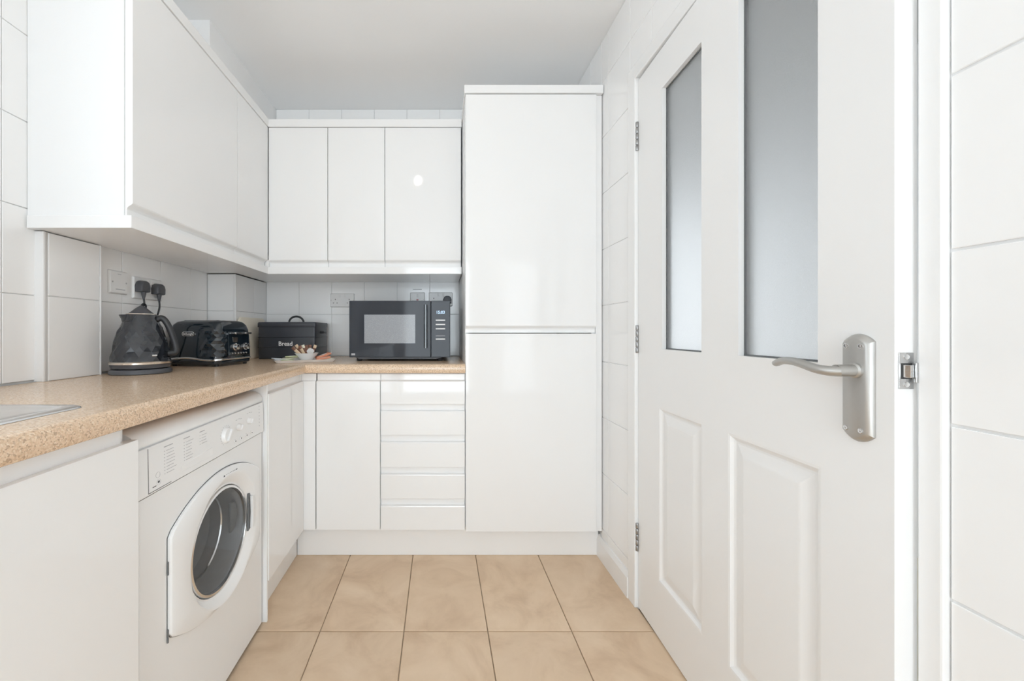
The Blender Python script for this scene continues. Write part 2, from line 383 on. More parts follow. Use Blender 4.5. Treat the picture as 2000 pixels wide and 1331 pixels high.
# ------------------------------------------------------------------ hall beyond the door
HX = 2.25
struct('floor_hall', box(BM(), XR+0.10, HX, -0.9, 3.0, -0.1, 0.0), 'board_cream', label='pale floor of the hall beyond the glazed door')
struct('ceiling_hall', box(BM(), XR+0.10, HX, -0.9, 3.0, ZC, ZC+0.05), 'hall_ceiling_shade', label='hall ceiling beyond the glazed door')
HW = (1.0, 2.15, 0.15, 2.15)
struct('wall_hall', box(BM(), HX, HX+0.08, -0.98, 3.08, 0, ZC), 'wall_paint', label='long far wall of the hall beyond the glazed door')
bm = BM()
for a in ((XR+0.1, HW[0], 0, ZC), (HW[1], HX, 0, ZC), (HW[0], HW[1], 0, HW[2]), (HW[0], HW[1], HW[3], ZC)): box(bm, a[0], a[1], 3.0, 3.08, a[2], a[3])
struct('wall_hall.001', bm, 'wall_paint', label='end wall of the hall with an added tall window')
struct('wall_hall.002', box(BM(), XR+0.1, HX, -0.98, -0.9, 0, ZC), 'wall_paint', label='near end wall of the hall')
window('added_window_3', lambda u, d, z: Vector((u, 3.04+d, z)), *HW, [], 'tall window added at the hall end to light the obscured door glass')  # added so the lower part of the door glass looks brighter
# ------------------------------------------------------------------ architrave and lining of the door
tr = thing('trim_1', (XR, 1.05, 0), 'white painted architrave and lining round the panelled door', None, None, 'structure')
def arch(y0, y1, z0, z1): return box(BM(), XR-0.013, XR+0.001, y0, y1, z0, z1)
part('architrave', arch(0.583, DY0+0.002, 0, 2.095), 'door_paint', tr, 0.003)
part('architrave', arch(DY1-0.001, 1.556, 0, 2.095), 'door_paint', tr, 0.003)
part('architrave', arch(DY0+0.002, DY1-0.001, DZ-0.005, 2.095), 'door_paint', tr, 0.003)
bm = BM(); box(bm, XR, XR+0.10, DY0-0.02, DY0+0.002, 0, DZ); part('door_lining', bm, 'door_paint', tr)
bm = BM(); box(bm, XR, XR+0.10, DY1-0.002, DY1+0.02, 0, DZ); part('door_lining', bm, 'door_paint', tr)
bm = BM(); box(bm, XR, XR+0.10, DY0, DY1, DZ-0.004, DZ+0.02); part('door_lining', bm, 'door_paint', tr)
bm = BM(); box(bm, XR+0.042, XR+0.06, DY0, DY0+0.014, 0, DZ); box(bm, XR+0.042, XR+0.06, DY1-0.014, DY1, 0, DZ); box(bm, XR+0.042, XR+0.06, DY0, DY1, DZ-0.018, DZ)
part('door_stop', bm, 'door_paint', tr)
part('strike_plate', box(BM(), XR-0.016, XR+0.03, DY0+0.0005, DY0+0.004, 0.984, 1.016), 'steel', tr, 0.001, label='worn steel strike plate')
# ------------------------------------------------------------------ the door, standing slightly ajar
HG = Vector((0.765, 1.4985, 0)); DE = Vector((-0.0445, -0.999, 0)).normalized(); DN = Vector((DE.y, -DE.x, 0))
def D(u, d, z): return HG+DE*u+DN*d+Vector((0, 0, z))
DW, DT = 0.877, 0.034
dr = thing('door_1', D(DW/2, -DT/2, 0.006), 'white panelled door standing slightly ajar with two obscured glass panes', None, None, 'structure')
bm = BM()
def dbox(u0, u1, z0, z1, d0=-DT, d1=0): box(bm, u0, u1, d0, d1, z0, z1, D)
dbox(0, .1485, .201, .805); dbox(.3905, .495, .201, .805); dbox(.751, DW, .201, .805)
dbox(0, DW, .006, .201); dbox(0, DW, .805, 1.005)
dbox(0, .172, 1.005, 1.893); dbox(.386, .532, 1.005, 1.893); dbox(.745, DW, 1.005, 1.893); dbox(0, DW, 1.893, 2.03)
part('door_leaf', bm, 'door_paint', dr)
def rr(u0, u1, z0, z1, i, d): return [D(u0+i, d, z0+i), D(u1-i, d, z0+i), D(u1-i, d, z1-i), D(u0+i, d, z1-i)]
for u0, u1 in ((.1485, .3905), (.495, .751)):
    bm = BM()
    loft(bm, [rr(u0, u1, .201, .805, i, d) for i, d in ((0, -DT+0.004), (0, 0), (0.006, -0.001), (0.012, -0.007), (0.017, -0.0095), (0.022, -0.0095), (0.048, -0.003), (0.052, -0.0025))])
    part('moulded_panel', bm, 'door_paint', dr)
for u0, u1 in ((.172, .386), (.532, .745)):
    p = part('glass_pane', box(BM(), u0, u1, -0.022, -0.017, 1.005, 1.893, D), 'frosted_glass', dr, label='obscured textured glass pane')
    bm = BM(); b = 0.004
    for a in ((u0, u0+b, 1.005, 1.893), (u1-b, u1, 1.005, 1.893), (u0, u1, 1.005, 1.005+b), (u0, u1, 1.893-b, 1.893)): box(bm, a[0], a[1], -0.0165, -0.013, a[2], a[3], D)
    part('glazing_seal', bm, 'rubber_grey', p)
for z0, z1 in ((1.76, 1.872), (.982, 1.09), (.22, .329)):
    bm = BM(); kn = 5; hh = (z1-z0)/kn
    for i in range(kn):
        lathe(bm, [(0.0052, 0.0008), (0.006, 0.002), (0.006, hh-0.002), (0.0052, hh-0.0008)], D(-0.003, 0.004, z0+i*hh), 12)
    h = part('hinge', bm, 'hinge_steel', dr, smooth=40, label='steel butt hinge knuckle')
# lever handle
hp = thing('lever_handle', D(.825, 0, .968)-wloc(dr)); hp.parent = dr; hp['label'] = 'satin nickel lever handle on a long backplate'
def arched(w, h, ar, k=8):
    pts = []
    for s in (1, -1):
        for i in range(k+1):
            t = -1+2*i/k; pts.append((-s*t*w/2*-1 if False else s*t*-w/2, s*(h/2-ar*t*t)))
    return pts
uc, zc = .825, .968
bm = BM()
rings = []
for sc_, d in ((0, 0.0), (0, 0.004), (0.0045, 0.0105), (0.007, 0.012)):
    rings.append([D(uc+a, d, zc+b) for a, b in arched(0.050-2*sc_, 0.186-2*sc_, 0.013)])
loft(bm, rings); part('backplate', bm, 'satin_nickel', hp, smooth=35)
for du, dz in ((-.013, .072), (.012, .072), (-.013, -.072), (.012, -.072)):
    bm = BM(); lathe(bm, [(0.0044, 0), (0.0044, 0.0006), (0.003, 0.0012), (0.0012, 0.0004)], None, 12, fn=lambda x, y, h: D(uc+du+x, 0.012+h, zc+dz+y))
    part('screw', bm, 'chrome', hp, smooth=50)
bm = BM(); lathe(bm, [(0.013, 0.010), (0.013, 0.016), (0.0105, 0.018), (0.010, 0.045)], None, 20, fn=lambda x, y, h: D(uc+.004+x, h, .998+y)); part('spindle_rose', bm, 'satin_nickel', hp, smooth=40)
path = [(.826, .040, .997), (.815, .050, .9965), (.798, .056, .9985), (.77, .058, 1.0055), (.745, .057, 1.0085), (.722, .054, 1.007), (.703, .049, 1.0015), (.697, .047, 1.000)]
pp = smooth_path([D(q[0]+0.008, q[1], q[2]) for q in path], 5)
nn = len(pp); rad = [0.0108*(1-0.34*(i/(nn-1))) if i < nn-3 else 0.0108*(0.66-0.13*(i-nn+4)) for i in range(nn)]
bm = BM(); tube(bm, pp, rad, 12, flat=0.85); part('lever', bm, 'satin_nickel', hp, smooth=50)
# latch on the closing edge
lt = thing('latch', D(DW, -0.017, 1.0)-wloc(dr)); lt.parent = dr; lt['label'] = 'steel tubular latch plate in the door edge'
def E(a, b, c): return D(DW+c, -0.017+a, b)      # a across edge, b height, c out of the edge
bm = BM(); box(bm, -0.0115, 0.0115, .9735, 1.0315, 0, 0.0012, E); part('latch_plate', bm, 'steel', lt, 0.0006)
bm = BM(); prism(bm, [(-0.007, 0.0012), (0.006, 0.0012), (0.004, 0.011), (-0.0055, 0.0065)], .992, 1.012, lambda a, c, b: E(a, b, c)); part('latch_bolt', bm, 'chrome', lt, 0.0006)
bm = BM(); box(bm, -0.0085, 0.0085, .9895, 1.0145, 0.0010, 0.0014, E); part('bolt_gap', bm, 'dark_gap', lt)
for zz in (.9805, 1.0245):
    bm = BM(); lathe(bm, [(0.0042, 0.001), (0.004, 0.0022), (0.002, 0.0018)], None, 12, fn=lambda x, y, h: E(x, zz+y, h)); part('screw', bm, 'chrome', lt, smooth=40)
# ------------------------------------------------------------------ cabinets
YD, YU, XU, XB = 1.806, 2.04, -0.895, -0.628       # door planes: base back run, wall back run, wall left run, base left run
def FB(plane): return lambda u, d, z: Vector((u, plane+d, z))      # fronts that face the camera
def FL(plane): return lambda u, d, z: Vector((plane-d, u, z))      # fronts that face right
def front(name, parent, fn, u0, u1, z0, z1, lip=None, th=0.0225, ll=0.032, label=None):
    """slab front with an integral finger-pull lip along its top or bottom"""
    if lip == 'top': pts = [(0, z0), (0, z1-ll-0.004), (0.0015, z1-ll), (0.0155, z1-ll+0.002), (0.0172, z1-ll+0.005), (0.0172, z1), (th, z1), (th, z0)]
    elif lip == 'bottom': pts = [(0, z1), (0, z0+ll+0.004), (0.0015, z0+ll), (0.0145, z0+ll-0.008), (0.0172, z0+ll-0.014), (0.0172, z0), (th, z0), (th, z1)]
    else: pts = [(0, z0), (0, z1), (th, z1), (th, z0)]
    bm = prism(BM(), pts, u0, u1, lambda d, z, u: fn(u, d, z))
    return part(name, bm, 'cabinet_gloss', parent, 0.0012, 2, label=label)
def carcass(bm, fn, u0, u1, d0, d1, z0, z1, t=0.016, top=True):
    box(bm, u0, u0+t, d0, d1, z0, z1, fn); box(bm, u1-t, u1, d0, d1, z0, z1, fn); box(bm, u0+t, u1-t, d0, d1, z0, z0+t, fn)
    box(bm, u0+t, u1-t, d1-0.008, d1, z0+t, z1, fn)
    if top: box(bm, u0+t, u1-t, d0, d1-0.008, z1-t, z1, fn)
    return bm
G = 0.0016
WZ0, WZ1 = 1.404, 2.134
fb, fl_ = FB(YU), FL(XU)
def wall_cab(fn, u0, u1, depth, label, cu0=None):
    t = thing('wall_cabinet', fn((u0+u1)/2, depth/2, WZ0), label, 'cabinet', 'gloss white wall cupboards')
    part('body', carcass(BM(), fn, u0 if cu0 is None else cu0, u1, 0.0235, depth, WZ0, WZ1-0.001), 'cabinet_matt', t)
    front('door', t, fn, u0+G, u1-G, WZ0+0.001, WZ1-0.002, 'bottom')
    if cu0 is not None: part('corner_filler', box(BM(), -0.9125, -0.8932, 2.0405, 2.060, WZ0, 1.4395), 'cabinet_gloss', t)
    return t
wall_cab(fl_, 1.137, 1.731, 0.305, 'nearest white gloss wall cupboard, widest door, above the kettle on the left wall')
wall_cab(fl_, 1.731, 2.038, 0.305, 'narrow white gloss wall cupboard above the toaster, left wall, next to the corner')
wall_cab(fb, -0.8945, -0.5836, 0.335, 'white gloss wall cupboard on the back wall in the corner above the bread bin', -0.915)
wall_cab(fb, -0.5836, -0.285, 0.335, 'narrow white gloss wall cupboard, middle of the three on the back wall')
wall_cab(fb, -0.285, 0.115, 0.335, 'widest back wall cupboard, above the microwave beside the tall cupboard')
def lshape(z0, z1, ox, oy, yn, xr):
    pts = [(XL+0.008, yn), (XU+ox, yn), (XU+ox, YU-oy), (xr, YU-oy), (xr, YB-0.009), (XL+0.008, YB-0.009)]
    return prism(BM(), pts, z0, z1, lambda a, b, c: Vector((a, b, c)))
solid('cabinet_cornice', lshape(2.1345, 2.175, 0.004, 0.004, 1.131, 0.117), 'cabinet_gloss', 'white cornice strip running along the tops of the wall cupboards', 'cornice', bev=0.0015)
pts = [(-1.197, 1.131), (XU+0.002, 1.131), (XU+0.002, YU-0.002), (0.117, YU-0.002), (0.117, YB-0.009), (-1.052, YB-0.009), (-1.052, 2.017), (-1.197, 2.017)]
solid('light_pelmet', prism(BM(), pts, 1.366, 1.403, I), 'cabinet_gloss', 'white pelmet board under the wall cupboards turning the corner', 'pelmet', bev=0.0015)
# tall cupboard
f = FB(YD)
t = thing('tall_cabinet', (0.424, 2.09, 0), 'tall white gloss cupboard with two stacked doors beside the microwave', 'cabinet')
part('body', carcass(BM(), f, 0.121, 0.729, 0.0235, 0.57, 0.135, 2.166), 'cabinet_matt', t)
bm = BM(); box(bm, 0.7295, 0.7575, 0.012, 0.03, 0.135, 2.166, f); part('filler_strip', bm, 'cabinet_gloss', t, 0.001)
front('door', t, f, 0.122, 0.7275, 1.059, 2.164, 'bottom', ll=0.030)
front('door', t, f, 0.122, 0.7275, 0.138, 1.0555, None)
bm = BM(); box(bm, 0.116, 0.7575, -0.006, 0.57, 2.1675, 2.205, f); part('cornice', bm, 'cabinet_gloss', t, 0.0015)
# base units of the back run
t = thing('base_cabinet', (-0.42, 2.09, 0.14), 'white gloss base cupboard under the tray between corner post and drawers', 'cabinet', 'gloss white base units')
part('body', carcass(BM(), f, -0.572, -0.273, 0.0235, 0.57, 0.14, WB-0.002), 'cabinet_matt', t)
front('door', t, f, -0.571+G, -0.273-G, 0.1455, WB-0.006, 'top', ll=0.032)
bm = BM(); box(bm, -0.642, -0.574, 0.001, 0.020, 0.1455, 0.835, f); box(bm, -0.642, -0.574, 0.013, 0.0202, 0.835, WB-0.004, f); box(bm, -0.6506, -0.6421, -0.0012, 0.0202, 0.1455, WB-0.004, f)
part('corner_post', bm, 'cabinet_gloss', t, 0.001)
t = thing('drawer_unit', (-0.075, 2.09, 0.14), 'white gloss drawer unit of five drawers below the microwave', 'drawers', 'gloss white base units')
part('body', carcass(BM(), f, -0.273, 0.120, 0.0235, 0.57, 0.14, WB-0.002), 'cabinet_matt', t)
zz = [(0.1455, 0.2885), (0.2905, 0.4340), (0.436, 0.5835), (0.5855, 0.7275), (0.7295, WB-0.006)]
for a, b_ in zz: front('drawer', t, f, -0.273+G, 0.120-G, a, b_, 'top', ll=0.032)
# base units of the left run
f2 = FL(XB)
t = thing('base_cabinet', f2(1.62, 0.28, 0.14), 'white gloss base cupboard between the washing machine and the corner', 'cabinet', 'gloss white base units')
part('body', carcass(BM(), f2, 1.430, 1.79, 0.0235, 0.555, 0.14, WB-0.002), 'cabinet_matt', t)
front('door', t, f2, 1.438, 1.8045, 0.1455, WB-0.006, 'top')
part('end_panel', box(BM(), 1.4275, 1.437, 0.003, 0.555, 0.0, WB-0.002, f2), 'cabinet_matt', t, 0.001)
t = thing('base_cabinet', f2(0.3, 0.28, 0.14), 'nearest white gloss base cupboard below the sink', 'cabinet', 'gloss white base units')
bm = BM(); box(bm, -0.2, 0.802, 0.0235, 0.55, 0.14, 0.156, f2); box(bm, 0.786, 0.802, 0.0235, 0.55, 0.156, WB-0.002, f2); box(bm, -0.2, -0.184, 0.0235, 0.55, 0.156, WB-0.002, f2)
box(bm, -0.184, 0.786, 0.542, 0.55, 0.156, WB-0.002, f2); box(bm, -0.184, 0.786, 0.014, 0.0235, 0.80, WB-0.002, f2)
part('body', bm, 'cabinet_matt', t)
front('door', t, f2, 0.302, 0.815, 0.1455, 0.838+0.0015, None)
front('door', t, f2, -0.21, 0.298, 0.1455, 0.838+0.0015, None)
t = thing('base_cabinet', f2(-0.7, 0.28, 0.14), 'white base cupboards behind the camera along the left wall', 'cabinet', 'gloss white base units')
part('body', carcass(BM(), f2, -1.54, -0.205, 0.0235, 0.55, 0.14, WB-0.002), 'cabinet_matt', t)
front('door', t, f2, -0.82, -0.215, 0.1455, WB-0.006, 'top'); front('door', t, f2, -1.43, -0.825, 0.1455, WB-0.006, 'top')
solid('plinth', box(BM(), -0.6765, 0.757, 1.857, 1.872, 0.0005, 0.132), 'cabinet_gloss', 'long white plinth board under the back run of units', 'plinth', bev=0.001)
solid('plinth', box(BM(), -0.6925, -0.6775, 1.44, 1.856, 0.0005, 0.132), 'cabinet_gloss', 'short white plinth board under the base cupboard beside the washing machine', 'plinth', bev=0.001)
solid('plinth', box(BM(), -0.6925, -0.6775, -1.54, 0.80, 0.0005, 0.132), 'cabinet_gloss', 'white plinth board under the sink cupboard', 'plinth', bev=0.001)
# ------------------------------------------------------------------ worktop
XW, YW = -0.612, 1.786
SX0, SX1, SY0, SY1 = -1.075, -0.765, 0.25, 0.715     # hole for the sink bowl
rnose = 0.018
prof = []       # (distance from the front, height): rounded post-formed nose
for i in range(9):
    a = math.radians(90*i/8); prof.append((rnose*(1-math.sin(a)), WT-rnose+rnose*math.cos(a)))
prof += [(0.0, WB+0.007), (0.0025, WB+0.002), (0.007, WB)]
prof = prof + [(0.06, WB), (0.06, WT)]
bm = BM()
def miter(yEnd, off):  # left run nose ends on the mitre line through the inner corner
    return YW+off
R0, R1, R2 = [], [], []
for dd, z in prof:
    R0.append(Vector((XW-dd, -1.545, z))); R1.append(Vector((XW-dd, YW+dd, z))); R2.append(Vector((0.119, YW+dd, z)))
loft(bm, [R0, R1, R2])
xi, yi = XW-0.06, YW+0.06
for a in ((XL+0.008, xi, SY1, yi), (XL+0.008, SX0, SY0, SY1), (SX1, xi, SY0, SY1), (XL+0.008, xi, -1.545, SY0), (XL+0.008, 0.119, yi, YB-0.008)):
    box(bm, a[0], a[1], a[2], a[3], WB, WT)
wk = solid('worktop', bm, 'worktop_laminate', 'speckled tan stone-effect worktop with rounded front edge running round the corner', 'worktop', smooth=35)
# ------------------------------------------------------------------ sink
t = thing('kitchen_sink', (-0.92, 0.35, WT), 'stainless steel inset sink at the near left end of the worktop', 'sink')
def rring(x0, x1, y0, y1, r, z, k=6):
    return [Vector((a+(x0+x1)/2, b+(y0+y1)/2, z)) for a, b in rrect(x1-x0, y1-y0, r, k)]
OX0, OX1, OY0, OY1 = -1.125, -0.702, -0.20, 0.778
bm = BM()
loft(bm, [rring(OX0, OX1, OY0, OY1, 0.02, WT+0.0004), rring(OX0+0.001, OX1-0.001, OY0+0.001, OY1-0.001, 0.02, WT+0.003), rring(OX0+0.007, OX1-0.007, OY0+0.007, OY1-0.007, 0.018, WT+0.0055),
          rring(OX0+0.02, OX1-0.02, OY0+0.02, OY1-0.02, 0.016, WT+0.0045),
          rring(OX0+0.03, OX1-0.03, OY0+0.03, OY1-0.03, 0.016, WT+0.0012)], False, False)
# deck between the rim and the bowl
A = rring(OX0+0.03, OX1-0.03, OY0+0.03, OY1-0.03, 0.016, WT+0.0012); B = rring(SX0+0.004, SX1-0.004, SY0+0.004, SY1-0.004, 0.05, WT+0.0010)
loft(bm, [A, B], False, False)
loft(bm, [B, rring(SX0+0.012, SX1-0.012, SY0+0.012, SY1-0.012, 0.045, WT-0.012), rring(SX0+0.018, SX1-0.018, SY0+0.018, SY1-0.018, 0.045, WT-0.13), rring(SX0+0.05, SX1-0.05, SY0+0.05, SY1-0.05, 0.04, WT-0.155)], False, True)
part('basin', bm, 'sink_steel', t, smooth=40)
bm = BM(); lathe(bm, [(0.042, 0), (0.042, 0.002), (0.034, 0.003), (0.030, 0.001)], (-0.92, 0.48, WT-0.1555), 24); part('waste', bm, 'chrome', t, smooth=40)
for k in range(6):
    bm = BM(); box(bm, -1.03+0.045*k, -1.02+0.045*k, -0.14, 0.16, WT+0.001, WT+0.003); part('drainer_rib', bm, 'steel', t, 0.0008)
# tap behind the bowl, out of the frame to the left
tp = thing('sink_tap', (-1.105, 0.10, WT+0.005), 'chrome mixer tap behind the sink', 'tap')
bm = BM(); lathe(bm, [(0.024, 0), (0.024, 0.006), (0.018, 0.01), (0.018, 0.10), (0.012, 0.11)], (-1.105, 0.10, WT+0.0045), 20); part('tap_body', bm, 'chrome', tp, smooth=40)
bm = BM(); tube(bm, smooth_path([(-1.105, 0.10, 1.02), (-1.10, 0.11, 1.12), (-1.05, 0.16, 1.16), (-0.98, 0.22, 1.13), (-0.965, 0.235, 1.09)], 6), 0.010, 12); part('spout', bm, 'chrome', tp, smooth=50)
bm = BM(); tube(bm, [(-1.105, 0.10, 0.99), (-1.105, 0.05, 1.01), (-1.105, 0.03, 1.02)], [0.007, 0.006, 0.005], 10); part('tap_lever', bm, 'chrome', tp, smooth=50)

# ------------------------------------------------------------------ washing machine
WX = -0.643; WY0, WY1 = 0.826, 1.421
wm = thing('washing_machine', (-0.92, 1.1235, 0), 'white front-loading washing machine under the worktop', 'washing machine')
CY, CZ, RG = 1.151, 0.455, 0.143
fw = FL(WX)          # fw(u,d,z): d behind the front
# cabinet: side, top, back and a front sheet with a round opening
bm = BM()
rin = 0.150
angs = sorted(set([2*math.pi*i/64 for i in range(64)] + [math.atan2(z-CZ, y-CY) % (2*math.pi) for y in (WY0+0.012, WY1-0.012) for z in (0.012, 0.70)]))
def rect_ray(a, y0, y1, z0, z1):
    c, s = math.cos(a), math.sin(a); ts = []
    if c > 1e-9: ts.append((y1-CY)/c)
    if c < -1e-9: ts.append((y0-CY)/c)
    if s > 1e-9: ts.append((z1-CZ)/s)
    if s < -1e-9: ts.append((z0-CZ)/s)
    k = min(ts); return CY+k*c, CZ+k*s
outer = [rect_ray(a, WY0+0.012, WY1-0.012, 0.012, 0.70) for a in angs]
rings = [[fw(y, 0.0, z) for y, z in outer], [fw(CY+rin*math.cos(a), 0, CZ+rin*math.sin(a)) for a in angs], [fw(CY+rin*math.cos(a), 0.035, CZ+rin*math.sin(a)) for a in angs]]
loft(bm, rings, False, False); part('front_sheet', bm, 'appliance_white', wm); bm = BM()
# rounded vertical front corners + shell as an open-front extrusion
# parametrise the corner properly: centre (WY0+.012, .012)
cl = [(WY0+0.012-0.012*math.sin(math.radians(18*i)), 0.012-0.012*math.cos(math.radians(18*i))) for i in range(6)]
cr = [(WY0+WY1-u, d) for u, d in cl]
loop = cl+[(WY0, 0.545), (WY1, 0.545)]+cr[::-1]
loft(bm, [[fw(u, d, z) for u, d in loop] for z in (0.012, 0.70)], False, False, closed=False)
part('cabinet', bm, 'appliance_white', wm, smooth=40)
bm = BM()           # top: lid that curves back from the fascia
tp_prof = [(0.0, 0.812), (0.002, 0.826), (0.010, 0.838), (0.024, 0.846), (0.05, 0.849), (0.545, 0.849), (0.545, 0.70), (0.006, 0.70), (0.006, 0.812)]
prism(bm, tp_prof, WY0, WY1, lambda d, z, u: fw(u, d, z)); part('lid', bm, 'appliance_white', wm, 0.002, smooth=35)
bm = BM(); box(bm, WY0+0.02, WY1-0.02, 0.02, 0.5, 0.001, 0.013, fw); part('base', bm, 'rubber_grey', wm)
# fascia
fp = part('control_panel', prism(BM(), [(-0.004, 0.7025), (-0.002, 0.8085), (0.006, 0.8085), (0.006, 0.7025)], WY0+0.001, WY1-0.001, lambda d, z, u: fw(u, d, z)), 'appliance_white', wm, 0.002, label='white control fascia with printed programme list')
def fz(u, z, e=0): return fw(u, -0.0040+0.002*(z-0.7025)/0.106-e, z)
def fbox(bm, u0, u1, z0, z1, e0=-0.001, e1=0.0004):
    prism(bm, [(u0, z0), (u1, z0), (u1, z1), (u0, z1)], e0, e1, lambda u, z, e: fz(u, z, e)); return bm
bm = BM()           # shadow lines round the soap drawer
fbox(bm, 0.857, 0.8585, 0.7075, 0.806); fbox(bm, 0.857, 0.93, 0.7065, 0.708); part('drawer_gap', bm, 'rubber_grey', fp)
bm = BM(); prism(bm, [(0.967, 0.718), (1.10, 0.718), (1.10, 0.739), (0.967, 0.730)], -0.001, 0.0006, lambda u, z, e: fz(u, z, e)); part('drawer_pull', bm, 'cabinet_matt', fp, label='grey finger recess of the soap drawer')
bm = BM()
def lines(u, z, n, dz, w, rows):
    for i in range(n):
        x = u+0.001*random.uniform(0, 2)
        fbox(bm, u, u+0.0025, z-dz*i, z-dz*i+0.0016); fbox(bm, x+0.007, x+0.007+w*random.uniform(0.65, 1), z-dz*i, z-dz*i+0.0012)
lines(0.908, 0.785, 8, 0.0075, 0.036, 0); lines(0.978, 0.785, 7, 0.0075, 0.030, 0); lines(1.043, 0.785, 4, 0.0075, 0.030, 0)
o = part('programme_list', bm, 'print_grey', fp, label='faint grey lines of printed programmes', raw=True); o['kind'] = 'stuff'
for u, w_ in ((0.908, 0.030), (0.978, 0.024), (1.043, 0.022)):
    part('list_heading', fbox(BM(), u, u+w_, 0.7945, 0.7968), 'print_grey', fp)
for u, z, s in ((0.887, 0.739, '60'), (0.889, 0.722, '30')):
    bm = BM(); tube(bm, [fz(u+0.0065*math.cos(a), z+0.0065*math.sin(a), 0.0002) for a in [2*math.pi*i/20 for i in range(20)]], 0.0003, 5, closed=True); part('badge_ring', bm, 'print_grey', fp)
bm = BM(); fbox(bm, 0.8865, 0.892, 0.7205, 0.7250); fbox(bm, 0.870, 0.881, 0.7155, 0.7172); part('badge_mark', bm, 'print_dark', fp)
def dial(u, z, r, hgt, name='knob'):
    bm = BM(); lathe(bm, [(r*1.02, -0.001), (r, hgt*0.5), (r*0.88, hgt), (r*0.5, hgt*1.05)], None, 32, fn=lambda x, y, h: fz(u+x, z+y, h))
    k = part(name, bm, 'appliance_white', fp, smooth=40)
    bm = BM(); prism(bm, [(-r*0.14, -r*0.8), (r*0.14, -r*0.8), (r*0.14, r*0.8), (-r*0.14, r*0.8)], hgt*0.9, hgt*1.7, lambda a, b, e: fz(u+a*0.8+b*0.6, z+b*0.8-a*0.6, e)); part('grip', bm, 'plastic_white', k, 0.001)
dial(1.170, 0.754, 0.0235, 0.010); dial(1.243, 0.760, 0.0105, 0.009); dial(1.310, 0.765, 0.0105, 0.009)
bm = BM()
for i in range(18):
    a = math.radians(30+i*300/17); u, z = 1.170+0.0285*math.sin(a), 0.754-0.0285*math.cos(a); fbox(bm, u-0.001, u+0.001, z-0.001, z+0.001)
part('dial_marks', bm, 'print_grey', fp)['kind'] = 'stuff'
for u in (1.220, 1.255, 1.291, 1.326):
    bm = BM(); lathe(bm, [(0.006, -0.001), (0.0058, 0.002), (0.004, 0.003)], None, 16, fn=lambda x, y, h: fz(u+x, 0.722+y, h)); bt = part('push_button', bm, 'plastic_white', fp, smooth=40)
    bm = BM(); lathe(bm, [(0.0022, 0.002), (0.0022, 0.0034)], None, 10, fn=lambda x, y, h: fz(u+x, 0.722+y, h)); part('button_mark', bm, 'print_dark', bt)
bm = BM()
for i in range(7): fbox(bm, 1.385, 1.3885, 0.729+0.0115*i, 0.7325+0.0115*i)
for u, z in ((1.228, 0.784), (1.243, 0.785), (1.255, 0.783), (1.298, 0.790), (1.312, 0.791), (1.325, 0.789)): fbox(bm, u, u+0.009, z, z+0.0016)
part('indicator_lights', bm, 'print_grey', fp)['kind'] = 'stuff'
# door
dc = part
def leaf(a, grow=0.0):
    c, s = math.cos(a), math.sin(a); hw = 0.229+grow; Rr = 0.385; yb = 0.195+grow-Rr     # flats at +-hw, arcs of radius Rr above and below
    k = hw/abs(c) if abs(c) > 1e-6 else 9
    # |z| arc: y^2+(z-yb)^2=Rr^2
    zc_ = yb if s >= 0 else -yb
    bq = s*zc_; disc = bq*bq-(zc_*zc_-Rr*Rr); k2 = bq+math.sqrt(max(disc, 0))
    return min(k, k2)
N = 96
an = sorted([2*math.pi*i/N for i in range(N)])
DZC = 0.462
def dring(rad_fn, d, oy=0.0, oz=0.0): return [fw(CY+oy+rad_fn(a)*math.cos(a), d, DZC+oz+rad_fn(a)*math.sin(a)) for a in an]
dz_ = CZ-DZC
bm = BM()
loft(bm, [dring(lambda a: leaf(a, 0.0), -0.001), dring(lambda a: leaf(a, 0.0), -0.006), dring(lambda a: leaf(a, -0.003), -0.010), dring(lambda a: leaf(a, -0.010), -0.0125),
          dring(lambda a: 0.183, -0.0165, 0.012, dz_), dring(lambda a: 0.176, -0.015, 0.011, dz_), dring(lambda a: 0.160, -0.004, 0.004, dz_), dring(lambda a: 0.149, 0.004, 0, dz_), dring(lambda a: 0.147, 0.02, 0, dz_)], False, False)
wd = part('door', bm, 'appliance_white', wm, smooth=30, label='leaf-shaped white porthole door')
bm = BM(); loft(bm, [dring(lambda a: leaf(a, 0.0022), -0.0006), dring(lambda a: leaf(a, -0.01), -0.0008)], False, False); part('door_gap', bm, 'rubber_grey', wd)
def fr(r, d): return lambda x, y, h: fw(CY+x, h, CZ+y)
def disc(prof, name, material, parent, smooth=40, seg=48, cap0=False, cap1=False, label=None):
    bm = BM(); lathe(bm, [(r, d) for r, d in prof], None, seg, cap0, cap1, fn=lambda x, y, h: fw(CY+x, h, CZ+y)); return part(name, bm, material, parent, smooth=smooth, label=label)
disc([(0.148, 0.002), (0.146, -0.003), (0.140, -0.004), (0.138, 0.004), (0.138, 0.02)], 'porthole_ring', 'chrome', wd)
disc([(0.1385, 0.002), (0.12, -0.004), (0.08, -0.009), (0.04, -0.0115), (0.001, -0.012)], 'porthole_glass', 'porthole_glass', wd, cap1=True, label='clear domed porthole glass')
disc([(0.1375, 0.004), (0.132, 0.03), (0.118, 0.075), (0.112, 0.10), (0.085, 0.112), (0.001, 0.115)], 'glass_bowl', 'drum_steel', wd, cap1=True, label='grey drum seen through the porthole')
disc([(0.122, 0.066), (0.119, 0.064), (0.117, 0.068)], 'bowl_rim', 'chrome', wd)
